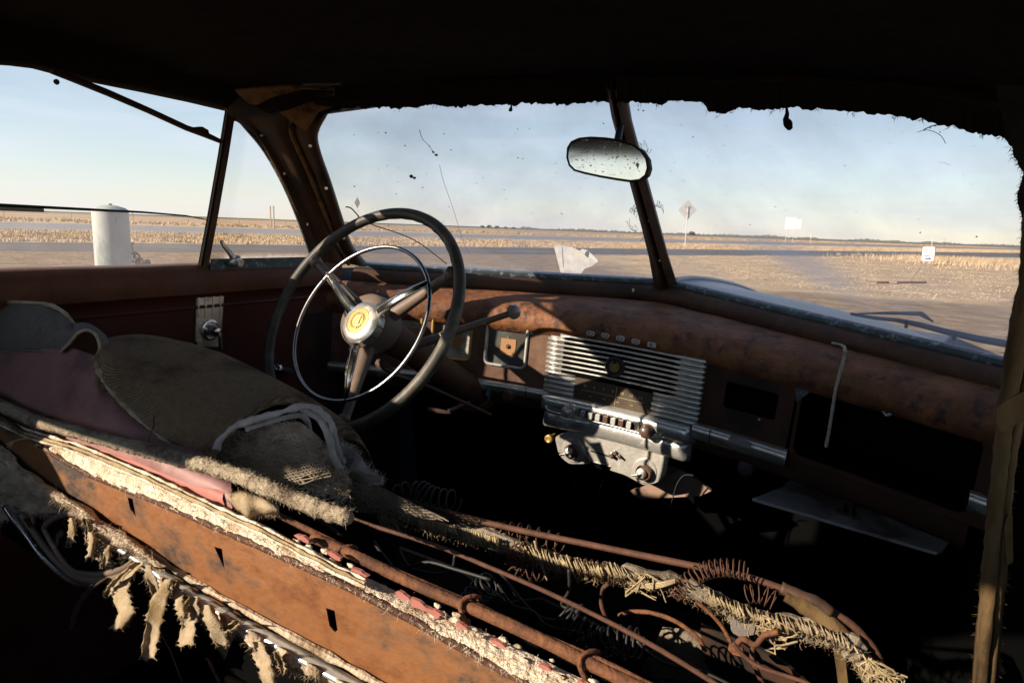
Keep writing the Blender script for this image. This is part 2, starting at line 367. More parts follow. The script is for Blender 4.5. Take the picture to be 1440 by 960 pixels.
M['wool'] = mat('mouse_brown_wool', (.26, .175, .105), (.37, .26, .165), 160, .98, bump=.7, bscale=700, c3=(.155, .105, .068), s3=9, spec=.05, wave=('X', 95, 2.2))
M['grey'] = mat('grey_cloth', (.135, .115, .10), (.185, .162, .145), 90, .95, bump=.5, bscale=500, spec=.05, c3=(.16, .145, .14), s3=8)
M['vinyl'] = mat('mauve_vinyl', (.25, .125, .115), (.32, .175, .165), 12, .55, bump=.35, bscale=60, c3=(.17, .085, .08), s3=10, spec=.3)
M['pink'] = mat('red_vinyl_scrap', (.30, .10, .085), (.40, .16, .13), 18, .6, bump=.5, spec=.3)
M['cream'] = mat('cream_batting', (.60, .48, .36), (.78, .68, .54), 70, .98, bump=1, bscale=260, c3=(.42, .29, .19), s3=24, spec=.03, bdist=.004)
M['batting'] = mat('soiled_batting', (.34, .26, .185), (.58, .47, .35), 50, .98, bump=1, bscale=220, c3=(.2, .14, .09), s3=18, spec=.03, bdist=.004)
M['welt'] = mat('wool_welting', (.27, .215, .15), (.40, .33, .245), 45, .98, bump=1, bscale=240, c3=(.14, .10, .07), s3=22, spec=.03, bdist=.004)
M['twine'] = mat('sisal_twine', (.24, .18, .10), (.42, .33, .20), 90, .95, bump=.6, spec=.05, c3=(.25, .18, .11), s3=30)
M['burlap'] = mat('burlap', (.20, .16, .12), (.30, .25, .19), 120, .98, bump=.8, spec=.03, c3=(.10, .08, .06), s3=16)
M['rag'] = mat('tan_rag', (.29, .22, .14), (.42, .33, .225), 120, .98, bump=.7, bscale=600, spec=.03, c3=(.24, .17, .09), s3=14)
M['white_cloth'] = mat('whitish_cloth', (.40, .35, .325), (.55, .50, .47), 90, .95, bump=.6, spec=.03)
M['cord'] = mat('cotton_cord', (.32, .29, .24), (.5, .46, .38), 300, .95, bump=.5, spec=.05)
M['greyboard'] = mat('grey_fibreboard', (.48, .46, .45), (.60, .57, .55), 14, .6, bump=.25, c3=(.24, .19, .16), s3=8, spec=.4)
M['knob'] = plain('knob_dark_brown', (.10, .06, .045), .3, spec=.6)
M['clear'] = plain('clear_knob', (.22, .19, .17), .15, spec=.8)
M['heater'] = mat('pale_heater_board', (.60, .50, .42), (.7, .6, .52), 18, .8, bump=.2)
M['frost'] = mat('gasket_grey_blue', (.03, .045, .05), (.06, .08, .085), 60, .5, bump=.5, bscale=160, spec=.4, c3=(.22, .26, .28), s3=80, thr=(.56, .64))
M['galv'] = mat('galvanised_tank', (.33, .35, .33), (.44, .45, .42), 4, .7, .05, bump=.1, c3=(.22, .26, .24), s3=2, stretch=(1, 1, .4))
M['white'] = mat('sign_white', (.78, .78, .76), (.85, .85, .84), 3, .6, bump=0)
M['signback'] = mat('sign_back_aluminium', (.55, .55, .53), (.62, .62, .60), 4, .5, .2, bump=0)
M['redprint'] = plain('red_print', (.6, .07, .06), .6)
M['blueprint'] = plain('blue_print', (.04, .10, .35), .6)
M['salmon'] = plain('faded_sign_face', (.85, .66, .56), .6)
M['green'] = plain('green_sign_edge', (.5, .68, .56), .6)
M['post'] = mat('weathered_wood', (.20, .15, .11), (.30, .23, .17), 12, .9, bump=.3)
M['asphalt'] = mat('asphalt', (.10, .086, .078), (.135, .118, .105), 1.2, .9, bump=.2, c3=(.15, .14, .125), s3=.25, spec=.2)
M['asphalt2'] = mat('highway_asphalt', (.22, .205, .20), (.27, .255, .245), .8, .9, bump=.1, spec=.2)
M['line'] = plain('road_line_paint', (.6, .58, .52), .8)
M['grass'] = mat('dry_grass', (.46, .34, .20), (.62, .48, .31), 1.2, .95, bump=0, spec=.05, c3=(.28, .20, .11), s3=.5)
M['leaf'] = mat('far_tree_green', (.13, .13, .11), (.18, .175, .145), 2, .95, bump=0, spec=.05)  # lightened, distance haze put into the leaf colour
M['iron'] = plain('iron_implement', (.05, .04, .04), .7)
M['scrap'] = mat('pale_scrap_sheet', (.30, .29, .27), (.42, .41, .38), 30, .7, bump=.2, c3=(.40, .36, .30), s3=14)
M['ws'] = glassmat('dusty_windshield_glass', .13, edge=(.5, 1.168, .03, 55, .03))
M['vent'] = glassmat('vent_glass', .025, edge=(.4, 1.172, .016, 40, 0))
M['side'] = glassmat('door_glass', .05)

# ================================================================ THE LAND OUTSIDE
def quad_strip(A, B, C_, D, z, n=40):
    """strip between line A-B and line C-D (world xy), n steps"""
    rows = []
    for i in range(n+1):
        t = i/n; p = Vector(A).lerp(Vector(B), t); q = Vector(C_).lerp(Vector(D), t)
        rows.append([(p.x, p.y, z), (q.x, q.y, z)])
    return grid(rows)
def ext(p, q, a, b): p = Vector(p[:2]); q = Vector(q[:2]); d = (q-p).normalized(); return p+d*a, p+d*b
# ground: grass and bare dirt in one sheet; dirt lies where the verge is bare
def ground_material():
    m = bpy.data.materials.new('prairie_ground'); m.use_nodes = True; nt = m.node_tree; N = nt.nodes; L = nt.links
    b = N['Principled BSDF']; b.inputs['Roughness'].default_value = .95; b.inputs['Specular IOR Level'].default_value = .05
    g = N.new('ShaderNodeNewGeometry')
    def ns(scale, det=8, st=(1, 1, 1)):
        mp = N.new('ShaderNodeMapping'); mp.inputs['Scale'].default_value = st; mp.inputs['Rotation'].default_value = (0, 0, math.radians(21))
        L.new(g.outputs['Position'], mp.inputs[0]); n = N.new('ShaderNodeTexNoise'); n.inputs['Scale'].default_value = scale; n.inputs['Detail'].default_value = det
        n.inputs['Roughness'].default_value = .65; L.new(mp.outputs[0], n.inputs[0]); return n.outputs[0]
    def ramp(f, *st):
        r = N.new('ShaderNodeValToRGB'); e = r.color_ramp.elements
        while len(e) < len(st): e.new(.5)
        for i, (p, c) in enumerate(st): e[i].position = p; e[i].color = (*c, 1)
        L.new(f, r.inputs[0]); return r.outputs[0]
    grass = ramp(ns(.9, 10, (1, .5, 1)), (.3, (.36, .25, .14)), (.5, (.48, .355, .215)), (.7, (.58, .45, .29)))
    dirt = ramp(ns(1.6, 10), (.3, (.17, .115, .07)), (.5, (.26, .185, .115)), (.72, (.40, .30, .20)))
    far = ramp(ns(.02, 6, (1, .3, 1)), (.35, (.40, .27, .16)), (.65, (.50, .36, .22)))
    at = N.new('ShaderNodeAttribute'); at.attribute_name = 'dirt'
    n1 = ns(.8, 9); ad = N.new('ShaderNodeMath'); ad.operation = 'MULTIPLY_ADD'; ad.inputs[1].default_value = 1.1; L.new(n1, ad.inputs[0]); L.new(at.outputs['Fac'], ad.inputs[2])
    mr = N.new('ShaderNodeMapRange'); mr.inputs[1].default_value = .92; mr.inputs[2].default_value = 1.18; L.new(ad.outputs[0], mr.inputs[0])
    mx = N.new('ShaderNodeMix'); mx.data_type = 'RGBA'; L.new(mr.outputs[0], mx.inputs[0]); L.new(grass, mx.inputs[6]); L.new(dirt, mx.inputs[7])
    cd = N.new('ShaderNodeVectorMath'); cd.operation = 'LENGTH'; L.new(g.outputs['Position'], cd.inputs[0])
    m2 = N.new('ShaderNodeMapRange'); m2.inputs[1].default_value = 90; m2.inputs[2].default_value = 260; L.new(cd.outputs['Value'], m2.inputs[0])
    mx2 = N.new('ShaderNodeMix'); mx2.data_type = 'RGBA'; L.new(m2.outputs[0], mx2.inputs[0]); L.new(mx.outputs[2], mx2.inputs[6]); L.new(far, mx2.inputs[7])
    # green winter wheat in a far strip
    m4 = N.new('ShaderNodeMapRange'); m4.inputs[1].default_value = 620; m4.inputs[2].default_value = 700; L.new(cd.outputs['Value'], m4.inputs[0])
    mx3 = N.new('ShaderNodeMix'); mx3.data_type = 'RGBA'; mx3.inputs[7].default_value = (.12, .13, .07, 1); L.new(m4.outputs[0], mx3.inputs[0]); L.new(mx2.outputs[2], mx3.inputs[6])
    L.new(mx3.outputs[2], b.inputs['Base Color'])
    bp = N.new('ShaderNodeBump'); bp.inputs['Strength'].default_value = .9; bp.inputs['Distance'].default_value = .08; L.new(ns(5, 10), bp.inputs['Height']); L.new(bp.outputs[0], b.inputs['Normal'])
    return m
U1 = (Vector(gnd(1440, 356)[:2])-Vector(gnd(0, 340)[:2])).normalized()         # along the near road
V1 = Vector((-U1.y, U1.x)); VR0 = Vector(gnd(0, 353)[:2]).dot(V1)               # across it, growing away from the car
def dirt_amount(x, y):
    p = Vector((x, y)); v = p.dot(V1); u = p.dot(U1)
    a = 0
    d_edge = VR0-v                                  # metres this side of the near road's near edge
    a = max(a, 1-abs(d_edge-.3)/1.7 if d_edge < 2.0 else 0) if d_edge > -1 else 0
    # bare yard near the car and to its left
    left = (4-x)*.16-max(0, (u-13))*.16
    a = max(a, min(.8, left*.5) if d_edge > 0 else 0)
    r = math.hypot(x-1, y)
    a = max(a, 1-max(0, (r-15.5)/3.5))
    return max(0, min(.75, a))
rings = [0, 2, 4, 6]+[6+i*1.1 for i in range(1, 60)]+[75, 82, 90, 100, 120, 150, 200, 300, 500, 800, 1300, 2500, 5000, 12000]
NA = 180; V = [(0, 0, 0)]; F = []
for r in rings[1:]:
    for k in range(NA):
        a = 2*PI*k/NA; V.append((r*math.sin(a), r*math.cos(a), 0))
for k in range(NA): F.append((0, 1+k, 1+(k+1) % NA))
for i in range(len(rings)-2):
    for k in range(NA): F.append((1+i*NA+k, 1+(i+1)*NA+k, 1+(i+1)*NA+(k+1) % NA, 1+i*NA+(k+1) % NA))
gr = single('ground', (V, F), ground_material(), None, None, kind='structure', base=(0, 0, 0))
at = gr.data.attributes.new('dirt', 'FLOAT', 'POINT'); at.data.foreach_set('value', [dirt_amount(v[0], v[1]) for v in V])
# roads
a, b = ext(gnd(0, 340), gnd(1440, 356), -120, 700); c, d = ext(gnd(0, 353), gnd(1440, 362), -120, 700)
single('road', quad_strip(a, b, c, d, .004, 60), M['asphalt'], None, None, kind='structure', base=(0, 0, 0))
a2, b2 = ext(gnd(0, 312), gnd(1440, 350), -200, 1500); c2, d2 = ext(gnd(0, 322), gnd(1440, 351.5), -200, 1500)
single('highway', quad_strip(a2, b2, c2, d2, .004, 60), M['asphalt2'], None, None, kind='structure', base=(0, 0, 0))
def off(p, q, t): return p.lerp(q, t)
single('road_line', quad_strip(off(a2, c2, .90), off(b2, d2, .90), off(a2, c2, .915), off(b2, d2, .915), .008, 40), M['line'], None, None, kind='structure', base=(0, 0, 0))
# dry grass: median between the roads, tufted verge, and the field on the right
rs = np.random.RandomState(3)
def blades(P, h, w_, name, mt, label):
    n = len(P); ang = rs.rand(n)*2*PI; H = h*(.5+rs.rand(n)); W_ = w_*(.6+.8*rs.rand(n))
    b = np.zeros((n, 3, 3)); dx = np.cos(ang)*W_/2; dy = np.sin(ang)*W_/2
    b[:, 0] = P; b[:, 0, 0] -= dx; b[:, 0, 1] -= dy; b[:, 1] = P; b[:, 1, 0] += dx; b[:, 1, 1] += dy
    b[:, 2] = P; b[:, 2, 2] += H; b[:, 2, 0] += (rs.rand(n)-.3)*H*.8; b[:, 2, 1] += (rs.rand(n)-.5)*H*.8
    me = bpy.data.meshes.new(name); me.vertices.add(n*3); me.loops.add(n*3); me.polygons.add(n)
    me.vertices.foreach_set('co', b.reshape(-1)); me.loops.foreach_set('vertex_index', np.arange(n*3))
    me.polygons.foreach_set('loop_start', np.arange(n)*3); me.polygons.foreach_set('loop_total', np.full(n, 3)); me.update()
    me.materials.append(mt); o = bpy.data.objects.new(name, me); COL.objects.link(o)
    return link_tags(o, label, 'grass', kind='stuff')
def strip_pts(a, b, c, d, n, clump=0, tr=(0, 1)):
    t = tr[0]+(tr[1]-tr[0])*rs.rand(n)**1.6; s = rs.rand(n)
    A = np.array(a[:2]); B = np.array(b[:2]); C_ = np.array(c[:2]); D = np.array(d[:2])
    P = (A+(B-A)*t[:, None])*(1-s[:, None])+(C_+(D-C_)*t[:, None])*s[:, None]
    if clump:
        k = rs.randint(0, n//clump, n); P = P[k]+rs.randn(n, 2)*.22
    return np.column_stack([P, np.zeros(n)])
m0, m1 = ext(gnd(0, 339.5), gnd(1440, 355.5), -6, 260); m2_, m3_ = ext(gnd(0, 323), gnd(1440, 352), -6, 260)
blades(strip_pts(m0, m1, m2_, m3_, 110000, 26), .12, .05, 'median_grass', M['grass'], 'tufted dry grass between the two roads')
f0, f1 = ext(gnd(0, 311), gnd(1440, 349), -30, 500)
blades(strip_pts(f0, f1, (f0[0]-30, f0[1]+10), (f1[0]-60, f1[1]+20), 30000, 20), .3, .12, 'verge_grass', M['grass'], 'pale grass beyond the highway')
P = np.column_stack([rs.rand(70000)*32-14, 14+rs.rand(70000)**1.3*75, np.zeros(70000)])
amt = np.array([dirt_amount(p[0], p[1]) for p in P[:, :2]]); v = P[:, :2] @ np.array(V1)
P = P[(amt+rs.rand(len(P))*.5 < .42) & (v < VR0-.4)]
k = rs.randint(0, len(P)//10, len(P)); P = P[k]+np.column_stack([rs.randn(len(P), 2)*.3, np.zeros(len(P))])
blades(P, .016, .05, 'field_grass', M['grass'], 'short dry grass of the near field')
# taller seed grass by the placard
g0 = gnd(1370, 369)
P = np.column_stack([g0.x+rs.randn(5000)*3.5, g0.y+rs.randn(5000)*6, np.zeros(5000)])
blades(P[(P[:, :2] @ np.array(V1)) < VR0-.3], .25, .05, 'tall_grass', M['grass'], 'taller pale grass beside the far placard')

# ---- the pale cylindrical tank
D_T = 13.2; pt = wat(157, 330, D_T); tx, ty = pt.x, pt.y
rt = 53/FPX*D_T/2/1.17; ztop = wat(157, 294.5, D_T).z
t = Thing('water_tank', 'pale weathered cylindrical tank with low domed lid seen through the side window', 'tank', (tx, ty, 0), car=False)
t.part('tank_wall', lathe((tx, ty, 0), (0, 0, 1), [(rt, 0), (rt, .3), (rt*1.003, .32), (rt, .34), (rt, .75), (rt*1.003, .77), (rt, .79), (rt, ztop-.04)], 48), M['galv'], auto=40)
lid = t.part('lid', lathe((tx, ty, ztop-.04), (0, 0, 1), [(rt*1.02, 0), (rt*1.02, .03), (rt*.8, .075), (rt*.4, .115), (rt*.1, .125)], 48), M['galv'], auto=30)
t.part('cap', lathe((tx, ty, ztop+.08), (0, 0, 1), [(.045, 0), (.045, .03), (.02, .035)], 12), M['galv'], parent=lid, auto=30)
# rusty implement with small wheels just behind the tank
D_I = 14.0; ip = lambda x, y, D=D_I: wat(x, y, D)
ib = ip(200, 372)
t = Thing('hand_pump', 'dark iron implement with small wheels beside the pale tank', 'implement', (ib.x, ib.y, 0), car=False)
t.part('lever', tube(smooth_path([ip(185, 342), ip(186, 352), ip(190, 360), ip(193, 368)]), .018, 6), M['iron'])
t.part('lever_grip', tube([ip(183.5, 342), ip(188, 342)], .025, 6), M['iron'])
axd = (CW-ib); axd.z = 0; axd.normalize()
for (x, y, r) in ((189, 362, .10), (196, 368, .075), (207, 369, .05)):
    c = ip(x, y); u, v_, _ = frame_of(axd)
    ring = [c+(u*math.cos(q*PI/9)+v_*math.sin(q*PI/9))*r for q in range(18)]
    wo = t.part('wheel', tube(ring, .022, 6, closed=True), M['iron'])
    t.part('spokes', join(*[tube([c-(u*math.cos(q*PI/3)+v_*math.sin(q*PI/3))*r, c+(u*math.cos(q*PI/3)+v_*math.sin(q*PI/3))*r], .009, 4) for q in range(3)]), M['iron'], parent=wo)
t.part('frame', join(tube([ip(189, 362), ip(207, 369)], .02, 6), tube([ip(196, 368), ip(197, 378)], .02, 6), tube([ip(207, 369), ip(208, 378)], .02, 6), tube([ip(187, 372), ip(200, 377)], .02, 6)), M['iron'])

# ---- fence beyond the highway
a3, b3 = ext(gnd(0, 306.5), gnd(1440, 349.2), 0, 100)
fl = Vector(gnd(0, 306.5)[:2]); fd = (b3-a3).normalized()
t = Thing('wire_fence', 'long line of thin fence posts and wires running across the far prairie', 'fence', (fl.x, fl.y, 0), car=False)
for i in range(46):
    p = fl+fd*(i*8.5-25); h = 1.25 if i % 5 else 1.7
    t.part('fence_post', tube([(p.x, p.y, 0), (p.x+rnd(-.05, .05), p.y, h)], .07 if i % 5 == 0 else .045, 6), M['post'])
for z in (.45, .85, 1.18):
    p, q = fl+fd*-25, fl+fd*360; t.part('wire', tube([(p.x, p.y, z), (q.x, q.y, z)], .012, 3), M['iron'])

# ---- signs
def facing(p, yaw=0):
    d = CW-p; d.z = 0; d.normalize(); return Matrix.Rotation(yaw, 3, 'Z') @ d
def sign_board(poly_uv, c, nrm, thick=.02):
    u = Vector((0, 0, 1)).cross(nrm).normalized(); return prism([c+u*a+Vector((0, 0, 1))*b for a, b in poly_uv], nrm*-thick)
def pole(x0, y0, x1, y1, D, r, t, name='post', m='signback'):
    t.part(name, tube([wat(x0, y0, D), wat(x1, y1, D)], r, 6), M[m])
def depth_of(p): return (p-CW).dot(TW @ CF)
gp = gnd(963, 347); D = depth_of(gp)
t = Thing('diamond_road_sign', 'grey back of a diamond road sign on a tall post, right of the mirror', 'road sign', gp, car=False)
c = wat(967, 295.5, D); n_ = facing(c, .25); s = 12.5/FPX*D*1.05; k_ = s*1.08
bd = t.part('sign_panel', sign_board([(0, k_), (-s, 0), (0, -k_), (s, 0)], c, n_), M['signback'])
t.part('brace', join(box(c+n_*.05+Vector((0, 0, .33)), (.5, .04, .05), Matrix.Rotation(math.atan2(n_.y, n_.x)+PI/2, 3, 'Z')), box(c+n_*.05+Vector((0, 0, -.3)), (.35, .04, .05), Matrix.Rotation(math.atan2(n_.y, n_.x)+PI/2, 3, 'Z'))), M['post'], parent=bd)
cc = c+n_*.06; t.part('post', tube([(cc.x, cc.y, 0), (cc.x, cc.y, c.z+.45)], .05, 6), M['signback'])
gp = gnd(502, 326); D = depth_of(gp)
t = Thing('diamond_road_sign', 'small salmon diamond sign on a post seen just above the steering wheel rim', 'road sign', gp, car=False, group=None)
c = wat(502.5, 285, D); n_ = facing(c, 1.05); s = 8/FPX*D
t.part('sign_panel', sign_board([(0, s), (-s, 0), (0, -s), (s, 0)], c, n_), M['salmon'])
pole(502.5, 297, 502, 326, D, .045, t)
gp = gnd(382, 322); 
D = depth_of(gp); t = Thing('twin_marker_posts', 'pair of brown upright posts seen through the vent window', 'posts', gp, car=False)
for x in (379.6, 384.2):
    a_, b_ = wat(x, 289.5, D), wat(x, 316, D); t.part('post', join(prism([a_+Vector((-.09, 0, 0)), a_+Vector((.09, 0, 0)), Vector((a_.x+.09, a_.y, .0)), Vector((a_.x-.09, a_.y, .0))], (0, .08, 0))), M['post'])
gp = gnd(1112, 341); D = depth_of(gp)
t = Thing('highway_guide_sign', 'white highway guide sign of two unequal panels on thin legs near the horizon', 'road sign', gp, car=False)
c = wat(1112, 314, D); n_ = facing(c, .1); px = D/FPX
p1 = t.part('sign_panel', sign_board([(-7*px, 8*px), (-7*px, -8*px), (7*px, -8*px), (7*px, 8*px)], c, n_), M['white'])
u_ = Vector((0, 0, 1)).cross(n_)
t.part('panel_seam', join(*[sign_board([((k-.35)*px, 7.6*px), ((k-.35)*px, -7.6*px), ((k+.35)*px, -7.6*px), ((k+.35)*px, 7.6*px)], c+n_*.03, n_) for k in (-3.2, 1.5, 4.8)]), M['green'], parent=p1)
t.part('sign_panel', sign_board([(-2.6*px, 5.6*px), (-2.6*px, -7*px), (2.6*px, -7*px), (2.6*px, 5.6*px)], c+u_*11*px, n_), M['white'])
for k in (-4.5, 5): 
    q = c+u_*k*px-n_*.1; t.part('leg', tube([(q.x, q.y, 0), (q.x, q.y, q.z+3*px)], .07, 5), M['signback'])
gp = gnd(1305, 373); D = depth_of(gp)
t = Thing('placard', 'small white placard with red lines and a blue arrow standing in the dry grass', 'placard', gp, car=False)
c = wat(1305.5, 357, D); n_ = facing(c, -.1); px = D/FPX
bd = t.part('board', sign_board([(-7.6*px, 9.4*px), (-7.2*px, -9.6*px), (7.6*px, -9*px), (6.6*px, 9.8*px)], c, n_), M['white'])
for z, a_, b_ in ((5.8, -4.5, 3.8), (1.8, -4, 4.2), (-2.6, -5, 1.5)):
    for k in range(7):
        xx = a_+(b_-a_)*k/6
        if k in (3,) and z > 0: continue
        t.part('red_mark', sign_board([((xx-.45)*px, (z+.8)*px), ((xx-.45)*px, (z-.6)*px), ((xx+.4)*px, (z-.8)*px), ((xx+.4)*px, (z+.6)*px)], c+n_*.012, n_, .004), M['redprint'], parent=bd)
t.part('arrow', sign_board([(-3.5*px, -5.6*px), (-3.5*px, -7.6*px), (1.5*px, -7.8*px), (1.5*px, -8.6*px), (5*px, -6.4*px), (1.5*px, -4.4*px), (1.5*px, -5.4*px)], c+n_*.012, n_, .004), M['blueprint'], parent=bd)
u_ = Vector((0, 0, 1)).cross(n_)
for k in (-7.6, 7.6):
    q = c+u_*k*px-n_*.02; t.part('leg', tube([(q.x, q.y, 0), (q.x, q.y, c.z+13*px if k < 0 else c.z+9*px)], .025, 5), M['post'])
for x, y0, y1, lb in ((1140, 328, 342, 'thin white roadside marker between the guide sign and the placard'), (1310.5, 336, 352, 'short white roadside marker rising above the placard')):
    gp = gnd(x, y1+1); D = depth_of(gp); a_ = wat(x, y0, D)
    t = Thing('road_marker', lb, 'marker post', gp, car=False)
    t.part('post', tube([(gp.x, gp.y, 0), a_], .035, 6), M['white']); t.part('reflector', box(a_, (.1, .03, .18)), M['signback'])
# ---- lumber on the ground
a_, b_ = gnd(1218, 396), gnd(1262, 400); c_ = gnd(1302, 398.5)
single('plank', tube([a_+Vector((0, 0, .06)), b_+Vector((0, 0, .04))], .045, 5), M['post'], 'dark end of a broken pole lying in the dry grass', 'pole')
single('plank', tube([gnd(1232, 399)+Vector((0, 0, .05)), c_+Vector((0, 0, .04))], .035, 5), M['windlace'], 'long pale pole lying flat in the dry grass', 'pole')
tp = wat(1296, 373, depth_of(gnd(1277, 398)))
single('leaning_stick', tube([gnd(1277, 398), tp], .03, 5), M['post'], 'brown stick leaning up out of the grass below the placard', 'stick')
# ---- far trees
def shrub(x, y, wpx, hpx, D, lb, nm='distant_tree', grp=None):
    c = wat(x, y, D); V, F = [], []; s = D/FPX
    for i in range(260):
        a = rnd(0, 2*PI); r = math.sqrt(rnd(0, 1)); h = rnd(0, 1)
        p = Vector((c.x, c.y, 0))+TW @ (CR*r*math.cos(a)*wpx*s*.5*(1-h*.55))+Vector((0, r*math.sin(a)*wpx*s*.4, h*(hpx*s)+max(0, c.z-.3)*0+.3))
        q = wpx*s*.10; k = len(V)
        V += [p+Vector((rnd(-q, q), rnd(-q, q), rnd(-q, q))) for _ in range(3)]; F.append((k, k+1, k+2))
    t = Thing(nm, lb, 'tree', (c.x, c.y, 0), car=False, group=grp)
    t.part('crown', (V, F), M['leaf']); t.part('trunk', tube([(c.x, c.y, 0), (c.x, c.y, hpx*s*.5+.3)], wpx*s*.04, 5), M['post'])
shrub(973, 325, 13, 5, 620, 'lone dark rounded tree on the horizon right of the centre post')
for i, (x, wd, hh) in enumerate(((678, 7, 2.4), (688, 8, 3.4), (699, 8, 2.6), (711, 6, 1.8), (722, 8, 1.5))):
    shrub(x, 316, wd, hh, 900, 'far tree on the horizon in the small grove seen over the wheel, %s' % ['leftmost', 'second and tallest', 'third from left', 'fourth from left', 'rightmost and low'][i], grp='grove on the horizon')
V, F = [], []
for i in range(900):
    x = rnd(730, 1440); c = wat(x, 330, 1500); k = len(V); s = 1.6*rnd(.4, 1.6)*(1+fbm((x*.02, 0, 0), 1))
    p = Vector((c.x, c.y, s*.8)); V += [p+Vector((-2.6*s, 0, -s)), p+Vector((2.6*s, 0, -s)), p+Vector((0, 0, s))]; F.append((k, k+1, k+2))
single('far_tree_line', (V, F), M['leaf'], 'thin uneven line of far trees along the horizon', 'trees', kind='stuff', base=(0, 0, 0))

# ================================================================ THE CAR
BL, BC, TC = Vector((-.607, 1.174, 1.159)), Vector((0, 1.524, 1.181)), Vector((0, 1.0555, 1.5036))
NLW = (BC-BL).cross(TC-BL).normalized()
if NLW.y > 0: NLW = -NLW                               # faces the cabin
NRW = Vector((-NLW.x, NLW.y, NLW.z))
def wl(x, y, o=0): p = onP(x, y, BC+NLW*o, NLW); return p      # on the left pane's plane, moved o towards the cabin
def wr(x, y, o=0): p = onP(x, y, BC+NRW*o, NRW); return p
NSW = Vector((1, 0, -.148)).normalized(); PSW = Vector((-.63, 0, 1.17))
def sw(x, y, o=0): return onP(x, y, PSW+NSW*o, NSW)            # on the left side window's plane
car = Thing('rusted_car', 'old derelict sedan seen from its rear seat, dusty split windshield and ragged black headliner', 'car', (0, 0, 0))
# ---- roof, seen only from inside, and headliner cloth
def zroof(x, y):
    return 1.447+.078*(1-(x/.6)**2)+.03*max(0, 1-((y-.3)/.8)**2)
def front_y(x): return 1.085-.21*abs(x)
rows = []
for i in range(15):
    t_ = i/14; rows.append([])
    for j in range(25):
        x = -.60+1.20*j/24; xx = max(-.615, min(.615, x)); y = front_y(x)*(1-t_)+(-.37)*t_
        z = zroof(xx, y)-(abs(x)-.615)*2.2*(abs(x) > .615)
        rows[-1].append((x, y, z+fbm((x*6, y*6, 0))*.004))
car.part('headliner', grid(rows), M['head'], smooth=True)
car.part('roof_panel', grid([[(p[0]*1.05, p[1]*1.02+.01, p[2]+.03) for p in r] for r in rows]), M['paint'], smooth=True)
# ---- ragged cloth along the windshield header
def ragged(pts, up, n_per=14, amp=3.0, f=wl, o=.02, tears=()):
    """pts = lower edge in the picture, up = how far the cloth reaches above"""
    low = []
    for i in range(len(pts)-1):
        for k in range(n_per):
            t_ = k/n_per; x = pts[i][0]*(1-t_)+pts[i+1][0]*t_; y = pts[i][1]*(1-t_)+pts[i+1][1]*t_
            y += amp*(fbm((x*.11, y*.1, 3.1), 1, 5)+.5*rnd(-1, 1)*(rnd(0, 1) < .5))
            low.append((x, y))
    rows = [[f(x, y, o) for x, y in low]]
    rows.append([f(x, y-up*.3, o+.004+.003*fbm((x*.2, 0, 0))) for x, y in low])
    rows.append([f(x, y-up, o+.012) for x, y in low])
    return grid(rows)
L_HEAD = [(444, 170), (452, 163), (466, 155), (490, 152), (520, 150), (560, 152), (590, 150), (612, 147), (640, 150), (665, 148), (700, 147), (722, 146), (760, 145), (800, 146), (835, 143), (870, 143)]
R_HEAD = [(868, 144), (900, 144), (925, 146), (950, 142), (990, 144), (996, 155), (1012, 160), (1030, 155), (1040, 150), (1060, 153), (1085, 155), (1100, 150), (1150, 152), (1200, 157), (1260, 162), (1300, 168), (1340, 177), (1380, 188), (1410, 192), (1424, 205), (1430, 222)]
car.part('header_cloth', ragged(L_HEAD, 34, 12, 3.2), M['head'], solid=.002, label='ragged black cloth edge above the left pane')
car.part('header_cloth', ragged(R_HEAD, 36, 12, 3.5, wr), M['head'], solid=.002, label='ragged black cloth edge above the right pane')
car.part('hanging_scrap', tube([wr(x, y, .03) for x, y in ((1106, 150), (1107, 160), (1105, 168), (1108, 174), (1111, 181))], [.0012, .0022, .004, .006, .003], 6, wob=.3), M['head'])
car.part('hanging_scrap', tube([wl(x, y, .03) for x, y in ((719, 146), (719, 150), (718, 155))], [.001, .0015, .003], 6, wob=.3), M['head'])
sp = [(wr(x+rnd(-6, 6), y+rnd(-3, 3), .02), Vector((rnd(-1, 1), 0, -1))) for x, y in R_HEAD for _ in range(9)]
sp += [(wl(x+rnd(-6, 6), y+rnd(-3, 3), .02), Vector((rnd(-1, 1), 0, -1))) for x, y in L_HEAD for _ in range(7)]
car.part('frayed_threads', hairs(sp, .007, .0009, .5), M['head'], kind='stuff')
# steel header behind the cloth
car.part('windshield_header', join(tube([TC+Vector((-.62, -.155, -.047)), TC+Vector((-.3, -.07, .008)), TC+Vector((0, -.0, .028)), TC+Vector((.3, -.07, .008)), TC+Vector((.62, -.155, -.047))], .03, 8, flat=.6)), M['body_in'])
